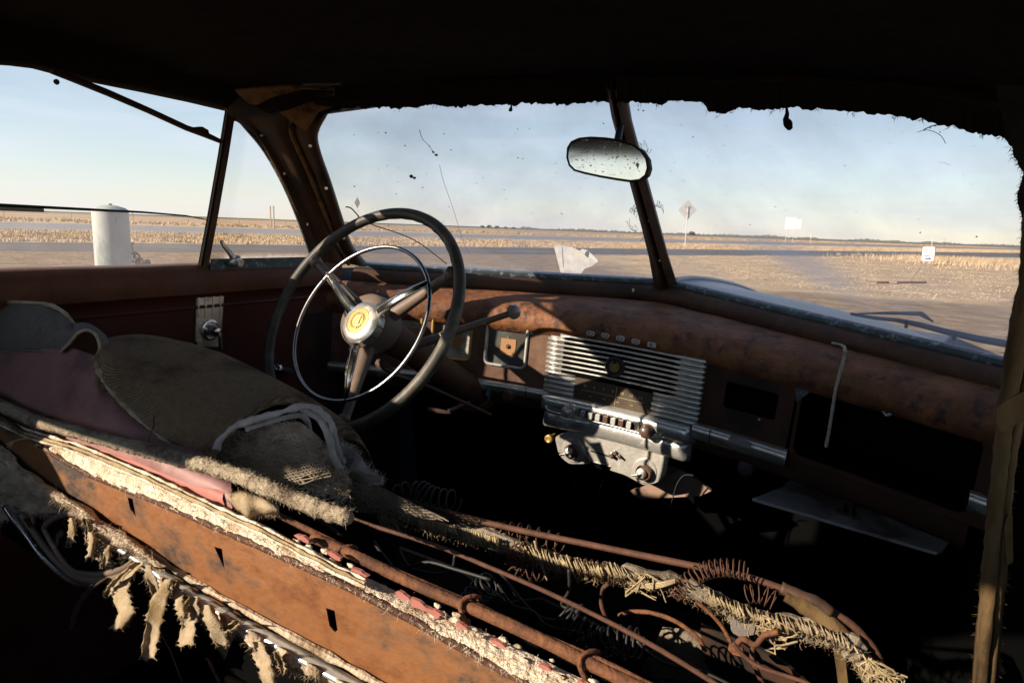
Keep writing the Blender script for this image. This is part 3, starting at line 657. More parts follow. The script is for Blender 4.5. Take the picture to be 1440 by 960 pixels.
# ---- windshield panes
def pane(pts, f, m, name='windshield_pane', parent=None, lb=None, th=.004):
    V = [f(x, y) for x, y in pts]; n_ = (V[1]-V[0]).cross(V[2]-V[0]).normalized()
    return car.part(name, prism(V, n_*th), m, parent=parent, label=lb)
PL = [(425, 120), (862, 118), (944, 412), (780, 395), (600, 390), (505, 385), (478, 330)]
PR = [(852, 112), (1480, 170), (1475, 530), (1412, 524), (1180, 462), (936, 412)]
arcc = wr(1088, 462); rad = (wr(1188, 405)-arcc).length
M['wsr'] = glassmat('dusty_windshield_glass_wiped', .12, edge=(.5, 1.164, .025, 55, .03), arc=(arcc, rad*.98, .07, .30, wr(1120, 370), .15))
pl_ = pane(PL, wl, M['ws'], lb='left windshield pane with crack lines and insect specks')
pr_ = pane(PR, wr, M['wsr'], lb='right windshield pane with pale wiper smear')
def specks(L_, f, parent):
    gs = []
    for x, y, r in L_:
        c = f(x, y, .006); rr = r/FPX*1.3
        ring = [f(x+r*math.cos(a)*rnd(.6, 1.2), y+r*math.sin(a)*rnd(.5, 1.1), .006) for a in [k*PI/4 for k in range(8)]]
        gs.append(prism(ring, (0, -.002, 0)))
    car.part('insect_specks', join(*gs), M['body_in'], parent=parent, kind='stuff')
Ls = [(614, 218, 2.2), (610, 214, 1.6), (579, 248, 2.6), (583, 250, 2), (718, 155, 2.5), (543, 187, 1), (570, 205, .8), (635, 211, .8), (595, 264, .8), (499, 262, 1), (529, 149, .8), (745, 181, .7), (729, 222, .7), (680, 250, .6), (790, 301, .8), (849, 174, .9), (532, 187, .6), (545, 233, .6), (782, 230, .6), (600, 245, .6), (560, 236, .5)]+[(rnd(480, 850), rnd(160, 330), rnd(.3, .7)) for _ in range(40)]
Rs = [(905, 156, 1.3), (898, 155, 1), (943, 241, .7), (1090, 291, .9), (1055, 316, .8), (1188, 233, .8), (1215, 271, .6), (1328, 229, .8), (1373, 333, 1.3), (1294, 327, 1.1), (975, 193, .9), (1012, 230, .6), (1018, 205, .8), (1300, 183, 1.4), (1308, 180, 1.2), (1315, 177, 1.4), (1322, 186, 1), (1330, 178, .8), (1367, 260, .6)]+[(rnd(900, 1410), rnd(170, 340), rnd(.3, .7)) for _ in range(50)]
specks(Ls, wl, pl_); specks(Rs, wr, pr_)
M['crack'] = plain('glass_crack', (.62, .60, .56), .4)
def line3(pts, f, r, m='crack', o=.007, name='crack', parent=None, k=6): return car.part(name, tube(smooth_path([f(x, y, o) for x, y in pts], k), r, 4), M[m], parent=parent)
line3([(590, 183), (594, 195), (603, 205), (611, 216)], wl, .0006, parent=pl_)
line3([(618, 232), (624, 256), (636, 290), (650, 335), (656, 350), (664, 362)], wl, .0004, parent=pl_)
line3([(486, 291), (494, 293), (505, 305)], wl, .0013, m='wire', parent=pl_)
line3([(503, 304), (524, 316), (560, 328), (590, 342), (628, 371)], wl, .0011, m='windlace', parent=pl_)
line3([(1300, 182), (1312, 177), (1326, 175)], wr, .0006, m='wire', parent=pr_); line3([(1290, 186), (1305, 183), (1322, 190), (1330, 202)], wr, .0003, m='wire', parent=pr_)
# ---- centre post
post = []
for x, y, wpx in ((864, 120, 12), (872, 165, 12), (890, 230, 12), (912, 310, 12.5), (926, 362, 13.5), (937, 404, 17)):
    c = (wl(x, y, .02)+wr(x, y, .02))/2; ww = wpx/FPX*(c-CAMC).dot(CF)
    post.append([c+CR*-ww, c+CR*-ww*.6+NLW*.012, c+Vector((0, -.014, .01)), c+CR*ww*.6+NRW*.012, c+CR*ww, c+CR*ww*.7+Vector((0, .03, 0)), c-CR*ww*.7+Vector((0, .03, 0))])
cp = car.part('centre_post', grid(post, True), M['pillar'], auto=40)
for x, y in ((873, 160), (891, 232), (915, 317), (930, 372)):
    c = (wl(x, y, .02)+wr(x, y, .02))/2; car.part('screw', lathe(c+Vector((0, -.0155, .01)), (0, -1, .3), [(.0035, 0), (.0032, .002), (.001, .0025)], 8), M['potmetal'], parent=cp)
gs = []
for x, y, s_ in [(912, 212, 14), (905, 200, 12), (893, 290, 16), (900, 300, 18), (925, 293, 12), (905, 330, 12), (915, 345, 10), (893, 322, 12)]:
    for _ in range(5):
        p0 = wl(x+rnd(-4, 4), y+rnd(-4, 4), .012); d = CR*rnd(-1, 1)+CU*rnd(-.7, .7)
        gs.append(tube(smooth_path([p0, p0+d*s_*.0006, p0+d*s_*.001+CU*rnd(-.008, .008), p0+d*s_*.0013+CU*rnd(-.01, .01)], 3), .0005, 3))
car.part('dry_straw', join(*gs), M['twine'], parent=cp, kind='stuff')
# ---- lower windshield frame: rolled steel moulding with screws, grey gasket above it
def base_line(s):                # s -1..1 along the glass foot, rounded at the nose
    a = abs(s); p = BC.lerp(Vector((BL.x, BL.y, BL.z)), a); q = Vector((math.copysign(p.x, s) if s else 0, p.y, p.z))
    q.y -= .02*max(0, 1-a/.12)**2; return q
NB = 44
def frame_sweep(prof, s0=-1.03, s1=1.04):
    rows = []
    for o_, dz in prof:
        rows.append([base_line(s0+(s1-s0)*i/NB)+Vector((math.copysign(.35, s0+(s1-s0)*i/NB)*o_*-.5, -o_, dz)) for i in range(NB+1)])
    return grid(rows)
car.part('windshield_frame', frame_sweep([(-.02, -.004), (.006, -.004), (.014, -.006), (.022, -.012), (.026, -.022), (.024, -.036), (.016, -.043), (.0, -.046)]), M['pillar'], smooth=True)
car.part('rubber_gasket', frame_sweep([(-.012, .004), (-.006, .010), (.002, .010), (.009, .004), (.011, -.005), (.004, -.008)]), M['frost'], smooth=True)
for x, y in ((565, 391), (667, 396), (727, 397), (890, 408), (962, 417), (1126, 459), (1372, 528), (1250, 493)):
    p = onP(x, y, base_line(0 if abs(x-937) < 10 else (x-937)/470)+Vector((0, -.025, 0)), Vector((-.5 if x < 937 else .5, -1, 0)).normalized())
    car.part('screw', lathe(p, (-.3 if x < 937 else .3, -1, .3), [(.0042, -.004), (.004, .002), (.002, .0025), (.0018, .001)], 10), M['potmetal'])
# ---- left A pillar: loft between the vent window and the windshield
vent_e = [(437, 366), (424, 322), (404, 275), (380, 228), (357, 192), (340, 177), (322, 166)]
ws_e = [(518, 373), (496, 345), (482, 305), (466, 255), (452, 215), (448, 188), (462, 160)]
vent_e = smooth_path([(x, y, 0) for x, y in vent_e], 4); ws_e = smooth_path([(x, y, 0) for x, y in ws_e], 4)
prof = [(0, -.02), (.02, .006), (.10, .013), (.16, .006), (.22, .008), (.40, .016), (.52, .016), (.60, .008), (.68, .004), (.74, .012), (.86, .02), (.94, .016), (.985, .004), (1, -.02)]
rows = []
for a_, b_ in zip(vent_e, ws_e):
    A = sw(a_.x, a_.y); B = wl(b_.x, b_.y); n_ = Vector((.72, -.68, -.1)).normalized()
    rows.append([A.lerp(B, t_)+n_*(o_+.002*fbm((A.x*30+t_*9, A.z*30, t_*4))) for t_, o_ in prof])
pil = car.part('pillar', grid(rows), M['pillar'], smooth=True, label='left front pillar with peeling tan windlace')
rows_m = [[Vector((-p.x+.065, p.y, p.z)) for p in r] for r in rows]
car.part('pillar', grid(rows_m), M['pillar'], smooth=True, label='right front pillar')
wlp = []
for i, r in enumerate(rows):
    wlp.append(r[8].lerp(r[7], .5)+Vector((.72, -.68, -.1))*.004)
car.part('windlace', tube(wlp, [.0045*(1+.35*fbm((i*.9, 0, 0))) for i in range(len(wlp))], 6, wob=.12), M['windlace'], parent=pil)
for k in (5, 11, 17):
    p = rows[k][3]; car.part('screw', lathe(p, (.72, -.68, 0), [(.003, 0), (.0028, .002)], 8), M['potmetal'], parent=pil)
    p = rows[k][10]; car.part('screw', lathe(p, (.6, -.8, 0), [(.0035, 0), (.003, .002)], 8), M['potmetal'], parent=pil)
car.part('corner_gusset', prism([sw(x, y, .002) for x, y in ((321, 169), (314, 152), (330, 136), (420, 128), (424, 192), (382, 196), (347, 178), (335, 170))], NSW*.01), M['pillar'])
# torn fabric between the pillar and the header
car.part('corner_cloth', prism([wl(x, y, .05) for x, y in ((330, 128), (400, 122), (470, 126), (470, 150), (448, 158), (430, 185), (412, 172), (392, 158), (372, 150), (350, 146))], NLW*-.004), M['windlace'], parent=None, label='torn tan cloth in the upper left corner')
car.part('torn_flap', prism([wl(x, y, .09) for x, y in ((360, 150), (385, 138), (425, 128), (470, 130), (440, 142), (405, 155), (378, 160))], NLW*-.003), M['head'])
car.part('torn_flap', prism([wl(x, y, .09) for x, y in ((440, 141), (470, 138), (520, 140), (540, 144), (500, 147), (462, 150), (445, 148))], NLW*-.003), M['head'])
# ---- left side: header rail over the windows
hdr = [(-520, 92), (-200, 88), (0, 90), (30, 92), (62, 96), (92, 104), (150, 117), (215, 130), (280, 144), (330, 156)]
hp = [sw(x, y) for x, y in hdr[2:]]
hp = [Vector((-.594, -.35, 1.44)), Vector((-.592, 0, 1.44)), Vector((-.59, .3, 1.441))]+hp
side = lambda off_, dz: [p+Vector((off_, 0, dz)) for p in hp]
car.part('window_header', grid([side(-.03, .0), side(-.002, 0), side(.008, .004), side(.014, .016), side(.008, .028), side(.02, .04), side(.0, .075)]), M['head'], smooth=True)
hpR = [Vector((-p.x+.02, p.y, p.z)) for p in hp]
sR = lambda off_, dz: [p+Vector((-off_, 0, dz)) for p in hpR]
car.part('window_header', grid([sR(-.03, .0), sR(-.002, 0), sR(.008, .004), sR(.014, .016), sR(.008, .028), sR(.02, .04), sR(0, .075)]), M['body_in'], smooth=True)
# ---- doors
def door_panel(sgn, y0, y1):
    prof = [(-.655, 1.150), (-.652, 1.168), (-.645, 1.1735), (-.632, 1.1745), (-.621, 1.170), (-.612, 1.158), (-.609, 1.14), (-.613, 1.122), (-.626, 1.112), (-.629, 1.10), (-.629, .94), (-.630, .80), (-.63, .45)]
    return [[(-sgn*x, y0+(y1-y0)*i/24, z+.0006*fbm((i*.6, z*20, 0))) for i in range(25)] for x, z in prof]
ld = car.part('door', grid(door_panel(-1, -.04, 1.10)[7:]), M['door'], smooth=True, label='left front door, oxblood panel with rusty top')
car.part('door_top', grid(door_panel(-1, -.04, 1.10)[:8]), M['doortop'], parent=ld, smooth=True)
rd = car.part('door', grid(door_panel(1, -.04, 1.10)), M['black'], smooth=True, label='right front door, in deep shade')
car.part('quarter_panel', grid(door_panel(-1, -1.1, -.045)), M['door'], smooth=True); car.part('quarter_panel', grid(door_panel(1, -1.1, -.045)), M['door'], smooth=True)
# moulding groove across the door panel
car.part('moulding', tube([(-.6265, .2, 1.096), (-.6265, 1.04, 1.096)], .0035, 6), M['door'], parent=ld)
# division bar between door glass and vent window
def barpath(pts, wpx, o0, o1, f=sw):
    rows = []
    for x, y in pts:
        rows.append([f(x-wpx, y, o0), f(x-wpx, y, o1), f(x-wpx*.1, y, o1), f(x-wpx*.1, y, o1+.005), f(x+wpx, y, o1+.005), f(x+wpx, y, o0)])
    return grid(rows, True)
car.part('division_bar', barpath([(285, 379), (300, 300), (314, 220), (325, 150)], 7.5, -.012, .006), M['pillar'], parent=ld, auto=30)
car.part('glass_channel', barpath([(279, 379), (294, 300), (308, 220), (319, 152)], 2.2, -.014, .002), M['galv'], parent=ld, auto=30)
# broken window frame strip that sags across the opening
car.part('fallen_trim', tube([sw(x, y, .008) for x, y in ((72, 101), (100, 110), (150, 130), (210, 156), (262, 180), (285, 188), (310, 199))], [.005, .008, .008, .008, .008, .0085, .006], 8, wob=.08, flat=.6), M['body_in'], parent=ld)
car.part('trim_tatter', tube([sw(x, y, .01) for x, y in ((272, 181), (282, 184), (291, 187))], [.004, .009, .004], 6, wob=.5), M['body_in'], parent=ld)
car.part('bolt', lathe(sw(78, 115, .008), NSW, [(.003, 0), (.004, .003), (.002, .006)], 8), M['body_in'], parent=ld)
# lowered door glass: greenish top edge
gl_e = [(-60, 286), (0, 288), (60, 291), (130, 294.5), (200, 298), (260, 303), (292, 309)]
gp_ = [sw(x, y) for x, y in gl_e]
dg = car.part('window_glass', prism([p for p in gp_]+[sw(286, 385), sw(-60, 385)], NSW*.004), M['side'], parent=ld)
car.part('glass_edge', tube([p+NSW*.002 for p in gp_], [.0026, .0026, .0024, .0022, .0018, .0014, .001], 6), plain('glass_edge_dark', (.03, .05, .04), .2), parent=dg)
car.part('edge_frost', join(*[tube([p+NSW*.001+Vector((0, 0, -.0045)) for p in gp_[:3]], .0028, 5, wob=.5)]), M['scrap'], parent=dg)
# vent window: glass, frame, latch
vf = [(302, 371), (335, 166)]
vg = [(289, 372), (322, 163), (345, 172), (372, 204), (398, 250), (420, 300), (443, 366)]
vw = car.part('vent_window', prism([sw(x, y, .001) for x, y in vg], NSW*.003), M['vent'], parent=ld)
car.part('vent_frame', tube(smooth_path([sw(x, y, .004) for x, y in ((334, 166), (346, 180), (372, 212), (398, 258), (420, 310), (438, 362))], 3), .0035, 6), M['frost'], parent=vw)
car.part('vent_frame', grid([[sw(296, 364, o_)+Vector((0, 0, dz)) for o_, dz in ((-.004, 0), (.01, 0), (.012, -.012), (.014, -.02))], [sw(445, 361, o_)+Vector((0, 0, dz)) for o_, dz in ((-.004, 0), (.01, 0), (.012, -.012), (.014, -.02))]]), M['frost'], parent=vw)
la = car.part('vent_latch', tube([sw(x, y, .022) for x, y in ((311, 339), (316, 347), (323, 355), (328, 362))], [.003, .0042, .005, .006], 8), M['potmetal'], parent=ld)
car.part('latch_pivot', join(lathe(sw(329, 366, .008), NSW, [(.012, 0), (.012, .008), (.008, .012), (.007, .02)], 12), tube([sw(322, 369, .02), sw(340, 373, .02)], .004, 6)), M['potmetal'], parent=ld)
# chrome crank plate with three ridges, crank
def dx(x, y, o=0): return onX(x, y, -.629+o)
cp_ = [(275, 405), (314, 405), (309, 478), (305, 487), (278, 487), (273, 478)]
pl2 = car.part('crank_plate', prism([dx(x, y, .0) for x, y in cp_], (.004, 0, 0)), M['potmetal'], parent=ld, bevel=.001, label='ridged chrome plate behind the window crank')
for k in range(4):
    x = 279+k*10.3; car.part('ridge', tube([dx(x, 405, .003), dx(x-1.2, 447, .003)], .0030, 6), M['potmetal'], parent=ld)
cc = dx(293, 463)
car.part('escutcheon', lathe(cc, (1, 0, 0), [(.020, .003), (.019, .008), (.016, .009), (.015, .006), (.009, .006)], 20), M['chrome'], parent=ld, auto=30)
ck = car.part('window_crank', join(lathe(cc, (1, 0, 0), [(.010, .004), (.010, .022), (.007, .028), (.002, .03)], 14), tube([cc+Vector((.024, .002, .004)), cc+Vector((.028, .004, -.01)), cc+Vector((.026, .006, -.034))], [.005, .004, .0035], 8)), M['chrome'], parent=ld, auto=40)
# B pillars, rear shell, deck
for s_, lb in ((-1, 'left'), (1, 'right')):
    car.part('rear_door_pillar', prism([(s_*.60, .085, 1.15), (s_*.64, .085, 1.15), (s_*.61, .085, 1.46), (s_*.58, .085, 1.46)], (0, -.025, 0)), M['body_in'])
    if s_ > 0: car.part('corner_pillar', tube([(s_*.64, -1.15, 1.15), (s_*.60, -.38, 1.44)], .007, 8), M['body_in'])
    car.part('body_side', grid([[(s_*.66, -1.1, z), (s_*.70, -.3, z), (s_*.70, .8, z), (s_*.66, 1.2, z), (s_*.62, 2.0, z-.05), (s_*.5, 2.7, z-.12)] for z in (1.15, 1.0, .6, .3)]), M['paint'], smooth=True)
car.part('rear_deck', grid([[(-.66, -.95, 1.15), (.66, -.95, 1.15)], [(-.6, -1.8, 1.0), (.6, -1.8, 1.0)], [(-.55, -2.1, .5), (.55, -2.1, .5)]]), M['paint'])
car.part('rear_bulkhead', grid([[(-.65, -.95, 1.15), (.65, -.95, 1.15)], [(-.65, -.9, .45), (.65, -.9, .45)]]), M['black'])
car.part('floor_pan', box((0, .35, .44), (1.3, 2.6, .02)), M['black'])
car.part('firewall', grid([[(-.65, 1.35, 1.10), (0, 1.58, 1.12), (.65, 1.35, 1.10)], [(-.65, 1.5, .45), (0, 1.62, .45), (.65, 1.5, .45)]]), M['black'])
# kick panel with knob under the left end of the dash
car.part('kick_panel', grid([[(-.628, 1.0, 1.06), (-.60, 1.33, 1.06)], [(-.628, 1.0, .5), (-.60, 1.33, .5)]]), M['body_in'])
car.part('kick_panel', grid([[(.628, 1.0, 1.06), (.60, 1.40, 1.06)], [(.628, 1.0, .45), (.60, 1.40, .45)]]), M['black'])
# cowl and hood
def hood_pt(u, t_):              # u -1..1 across, t 0..1 from windshield to nose
    y = 1.20+.36*(1-u*u)**.5*1.0 if t_ == 0 else None
    yb = base_line(u*.999).y+.012; y = yb+(2.85-yb)*t_
    wd = .69-.13*t_; x = wd*u
    z = 1.158+.022*(1-abs(u))-.115*t_**1.5 - (.022+.035*t_)*u*u*abs(u) - .08*max(0, abs(u)-.8)*(1+t_)
    z += .009*math.exp(-(u/.05)**2)*min(1, t_*5)
    return Vector((x, y, z))
rows = [[hood_pt(-1+2*j/40, i/16) for j in range(41)] for i in range(17)]
rows.append([p+Vector((0, .05, -.25)) for p in rows[-1]])
hood = car.part('hood', grid(rows), M['paint'], smooth=True)
car.part('hood_crease', tube([hood_pt(0, i/16)+Vector((0, 0, .004)) for i in range(1, 17)], .006, 6), M['paint'], parent=hood)
# wiper on the right pane
wp = [wr(x, y, -.03) for x, y in ((1197, 441), (1230, 447), (1262, 450), (1292, 456), (1330, 466), (1375, 476), (1420, 484))]
wi = car.part('wiper', tube(wp, [.003, .0035, .004, .005, .0055, .006, .0065], 6), M['paint'], label='dark wiper lying along the foot of the right pane')
car.part('wiper_blade', tube([wr(x, y, -.02) for x, y in ((1200, 441), (1245, 440), (1295, 441), (1312, 452))], [.002, .005, .008, .003], 6, flat=.5), M['wire'], parent=wi)
for x, y in ((1275, 456), (1342, 473)): car.part('wiper_clip', tube([wr(x, y-5, -.025), wr(x-1, y+4, -.025)], .0028, 5), M['wire'], parent=wi)

# ---- pale fan-shaped scrap standing on the cowl outside the left pane
fan = [(779, 347), (786, 345), (796, 345.5), (806, 348), (816, 353), (826, 359), (835, 365), (839, 369), (833, 374), (822, 378), (808, 398), (792, 398), (786, 374)]
fo = Thing('scrap_sheet', 'pale fan shaped scrap of sheet standing behind the left windshield pane', 'scrap', hood_pt(-.5, .8))
fn = Vector((.0, -1, .15)).normalized(); fc = onY(810, 378, 2.55)
fp = lambda x, y, o=0: onP(x, y, fc+fn*o, fn)
fo.part('sheet', prism([fp(x, y) for x, y in fan], fn*-.003), M['scrap'])
fo.part('rib', tube([fp(790, 347, .002), fp(792, 376, .002)], .0012, 5), M['scrap'])
fo.part('folded_edge', prism([fp(x, y, .004) for x, y in ((815, 352), (819, 350), (826, 352), (834, 359), (841, 366), (840, 370), (836, 367), (826, 359))], fn*-.004), M['galv'])
fo.part('clip', prism([fp(x, y, .006) for x, y in ((824, 353), (828, 353), (828, 358), (825, 361), (822, 358))], fn*-.004), M['wire'])

# unseen sheets added at the left windows to keep sun off the seat
car.part('added_sun_blocker', prism([(-.598, .06, 1.45), (-.600, .06, 1.19), (-.600, -.04, 1.243), (-.598, -.19, 1.325), (-.596, -.32, 1.395), (-.594, -.32, 1.46)], (-.004, 0, 0)), M['head'])
car.part('added_sun_blocker', prism([(-.606, .43, 1.13), (-.603, .43, 1.17), (-.601, .40, 1.20), (-.601, .30, 1.26), (-.600, .20, 1.30), (-.600, .10, 1.375), (-.600, .055, 1.42), (-.602, .055, 1.16), (-.606, .07, 1.13)], (-.004, 0, 0)), M['head'])
# ---- mirror
mo = dep(856, 224, 1.05)
d1 = (CAMC-mo).normalized(); d2 = (Vector((-.60, .42, 1.432))-mo).normalized(); mn = (d1+d2).normalized()
MP = [(798, 222), (799, 208), (804, 200), (814, 195.5), (830, 194), (850, 195), (872, 198), (890, 204), (903, 213), (910, 224), (912, 237), (909, 247), (901, 253.5), (889, 255), (868, 252), (845, 248), (822, 243), (808, 239), (801, 232)]
mir = Thing('rear_view_mirror', 'rounded rear view mirror with dusty speckled glass hanging before the centre post', 'mirror', mo)
mp_ = lambda x, y, o=0: onP(x, y, mo+mn*o, mn)
cx_, cy_ = 855, 225
back = [mp_(x, y) for x, y in MP]
mir.part('case', join(prism(back, mn*-.012), tube([mp_(x, y, .001) for x, y in MP], .0022, 6, closed=True)), M['wire'], smooth=False)
mm = mat('mirror_silver', (.50, .53, .55), (.62, .64, .65), 20, .09, 1, bump=0, c3=(.12, .13, .13), s3=85, thr=(.60, .72))
mir.part('mirror_glass', prism([mp_(cx_+(x-cx_)*.965, cy_+(y-cy_)*.94, .0012) for x, y in MP], mn*.0015), mm)
mir.part('glass_blemish', join(*[prism([mp_(x+a, y+b, .0032) for a, b in ((-s_, -s_*.6), (s_*.8, -s_*.5), (s_*1.1, s_*.5), (-s_*.5, s_*.8))], mn*-.0008) for x, y, s_ in [(rnd(808, 902), rnd(203, 246), rnd(.4, 1.1)) for _ in range(46)]]), M['iron'], kind='stuff')
mir.part('stem', tube([mp_(868, 200, -.014), wl(873, 175, .03)], .006, 8), M['wire'])

# ================================================================ THE DASHBOARD
def yf(x): return 1.26-.45*x*x
def dm(x, z, o): return Vector((x, yf(x)-o, z))                # dash surface -> car frame, o = proud of it
def D(px, py, o=0):                                           # picture -> (x, z) on the dash face
    d = ray(px, py); s = 1.2
    for _ in range(30):
        p = CAMC+d*s; s += (yf(p.x)-o-p.y)/d.y*.9
    p = CAMC+d*s; return (p.x, p.z)
dash = Thing('dashboard', 'rusty brown dashboard with square gauges, chrome radio grille and open glovebox', 'dashboard', (0, 1.26, 1.0))
def dpart(name, loops, o0, o1, m, parent=None, cut=.04, **k): return dash.part(name, plate(loops, o0, o1, dm, cut), m, parent=parent, **k)
# rolled top, lofted from the face to the foot of the windshield
prof_top = [(.004, 1.058), (-.006, 1.064), (-.012, 1.076), (-.013, 1.090), (-.008, 1.104), (.006, 1.117), (.028, 1.1265)]
rows = []
NXD = 72
for i in range(NXD+1):
    x = -.655+1.31*i/NXD; r = []
    s = max(-1.08, min(1.08, x/.607)); b_ = base_line(s); yb = b_.y+.005 if abs(x) < .6 else b_.y-.01
    for o_, z in prof_top: r.append(Vector((x, yf(x)+o_, z+(b_.z-1.175)*.35)))
    a = r[-1]; e = Vector((x, yb, b_.z-.040))
    for k in (.25, .5, .72, .80, .84, .92, 1):
        p = a.lerp(e, k); p.z += .006*math.sin(PI*k)+(-.008 if .78 < k < .9 else 0); r.append(p)
    rows.append([p+Vector((0, 0, .0008*fbm((x*14, p.y*14, 1)))) for p in r])
dtop = dash.part('dash_top', grid(rows), M['dash'], smooth=True)
# --- instrument side: panel with three square gauges
def PD(pts, o=0): return [D(x, y, o) for x, y in pts]
gz = [PD([(690, 454), (745, 462), (738, 526), (681, 516)]), PD([(617, 438), (667, 448), (656, 510), (607, 497)]), PD([(548, 428), (597, 436), (586, 492), (538, 482)])]
gr_ = [(min(p[0] for p in g)+.0, min(p[1] for p in g)+.002, max(p[0] for p in g), max(p[1] for p in g)) for g in gz]
zt, zb = 1.066, .952
holes = [rrect(a, b, c, d, .012) for a, b, c, d in gr_]
xr = D(766, 520)[0]
zlo_, zhi_ = sum(g[1] for g in gr_)/3, sum(g[3] for g in gr_)/3
gr_ = [(g[0], zlo_, g[2], zhi_) for g in gr_]
gs_ = sorted(gr_); xe = [-.64]+[v for g in gs_ for v in (g[0], g[2])]+[xr+.03]
def rct(a, b, c, d): return plate([[(a, b), (c, b), (c, d), (a, d)]], -.002, .003, dm, .04)
dash.part('instrument_panel', join(rct(-.64, .945, xr+.03, zlo_+.001), rct(-.64, zhi_-.001, xr+.03, zt), *[rct(xe[k]-.0008, zlo_+.001, xe[k+1]+.0008, zhi_-.001) for k in range(0, len(xe), 2)]), M['panel_in'])
for i, (a, b, c, d) in enumerate(gr_):
    mx_, mz = (a+c)/2, (b+d)/2
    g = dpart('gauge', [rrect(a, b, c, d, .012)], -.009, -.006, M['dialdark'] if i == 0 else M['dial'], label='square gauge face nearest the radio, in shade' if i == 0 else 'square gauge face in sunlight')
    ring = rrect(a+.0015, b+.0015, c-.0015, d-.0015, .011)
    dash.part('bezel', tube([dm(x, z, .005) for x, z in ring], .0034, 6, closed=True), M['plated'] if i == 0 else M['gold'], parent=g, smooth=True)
    dash.part('bezel_wall', grid([[dm(x, z, o_) for x, z in ring+ring[:1]] for o_ in (.003, -.006)]), M['dial'], parent=g)
    w_ = (c-a)*.18; ox = .012 if i == 2 else 0
    dpart('card', [[(mx_-w_+ox, mz-w_*1.15-.006), (mx_+w_+ox, mz-w_*1.15-.006), (mx_+w_+ox, mz+w_*1.0-.006), (mx_-w_+ox, mz+w_*1.0-.006)]], -.006, -.0045, M['card'], parent=g)
    dash.part('spindle', lathe(dm(mx_+ox, mz-.006, -.0045), (0, -1, 0), [(.0055, 0), (.0055, .001), (.003, .0015), (.003, .004), (.001, .0045)], 14), M['gold'] if i else M['iron'], parent=g, auto=30)
    dash.part('needle', tube([dm(mx_+ox, mz+.006, -.0045), dm(mx_+ox-.002, mz+.018, -.0045)], .0007, 4), M['print'], parent=g)
# --- lower chrome strip, left of the radio
def strip(xa, xb, z0, z1, bulge=.013, m='potmetal', name='chrome_strip', n=24):
    rows = []
    for o_, f in ((0, 1.0), (bulge*.6, .98), (bulge, .86), (bulge*1.05, .6), (bulge*.9, .3), (bulge*.4, .08), (-.004, 0)):
        rows.append([dm(xa+(xb-xa)*i/n, z0+(z1-z0)*f, o_+.002) for i in range(n+1)])
    return dash.part(name, grid(rows), M[m], smooth=True)
zs0, zs1 = D(700, 556)[1], D(700, 531)[1]
strip(-.62, xr+.02, .918, .945)
for px in (600, 640, 745): 
    x = D(px, 540)[0]; dpart('joint', [[(x-.0007, .92), (x+.0007, .92), (x+.0007, .943), (x-.0007, .943)]], .012, .0165, M['iron'])
kx, kz = D(713, 556, .02)
kn = dash.part('knob', lathe(dm(kx, kz, 0), (0, -1, 0), [(.017, .002), (.017, .006), (.012, .007), (.012, .020), (.0105, .024), (.004, .025)], 20), M['knob'], auto=35, label='round dark knob left of the radio')
kx, kz = D(686, 553, .015)
dash.part('switch_lever', tube([dm(kx, kz+.012, .012), dm(kx, kz-.002, .018), dm(kx, kz-.014, .014)], [.005, .006, .004], 8), M['frost'])
# --- radio: grille
gx0, gx1 = D(768, 520)[0], D(984, 560)[0]
gtop, gbot = D(870, 478)[1]-.001, D(870, 574, .01)[1]
gtop = (D(830, 470)[1]+D(925, 487)[1])/2
zlow = (D(765, 552, .01)[1]+D(978, 600, .01)[1])/2
X0, X1 = gx0, gx1
zR = D(984, 506)[1]
out_l = [(X0+.004, zlow-.004), (X1-.004, zlow-.004), (X1, zR-.004), (X1-.010, zR+.002), (X1-.038, zR+.003), (X1-.047, gtop), (X0+.040, gtop), (X0+.030, gtop-.006), (X0+.006, gtop-.010)]
radio = dash.part('radio_grille', plate([out_l], -.001, .006, dm, .03), M['potmetal'], label='ribbed chrome radio grille at the middle of the dashboard')
nb = 13; ztop_b = gtop-.006
dx0, dz1 = D(808, 533, .014); dx1, dz0 = D(914, 582, .014); dz1 = (D(808, 533, .014)[1]+D(915, 549, .014)[1])/2-.001; dz0 = (D(806, 560, .014)[1]+D(912, 584, .014)[1])/2
# dark openings behind the bars
dash.part('grille_mesh', plate([[(X0+.036, dz1), (X1-.046, dz1), (X1-.046, gtop-.007), (X0+.036, gtop-.007)]], .006, .0068, dm, .04), M['black'], parent=radio)
for k in range(nb):
    z = ztop_b-(ztop_b-zlow)*(k+.4)/nb
    xa = X0+(.004 if z < gtop-.014 else .03); xb = X1+.001 if z < zR else X1-.047
    segs = [(xa, xb)]
    if dz0-.002 < z < dz1+.003: segs = [(xa, dx0-.001), (dx1+.001, xb)]
    for a, b in segs:
        n_ = max(3, int((b-a)/.02)); pts = [dm(a+(b-a)*i/n_, z, .0095) for i in range(n_+1)]; rad_l = [.0024 if X0+.036 < a+(b-a)*i/n_ < X1-.046 and z > dz1-.01 else .0045 for i in range(n_+1)]
        if b > X1-.01: pts.append(dm(b-.001, z, .001)+Vector((.004, .004, 0))); pts.append(dm(b, z, -.01)+Vector((.004, 0, 0))); rad_l += [.0036, .0034]
        pts.insert(0, dm(a, z, .001)); rad_l.insert(0, .0034)
        dash.part('grille_bar', tube(pts, rad_l, 6), M['potmetal'], parent=radio, smooth=True)
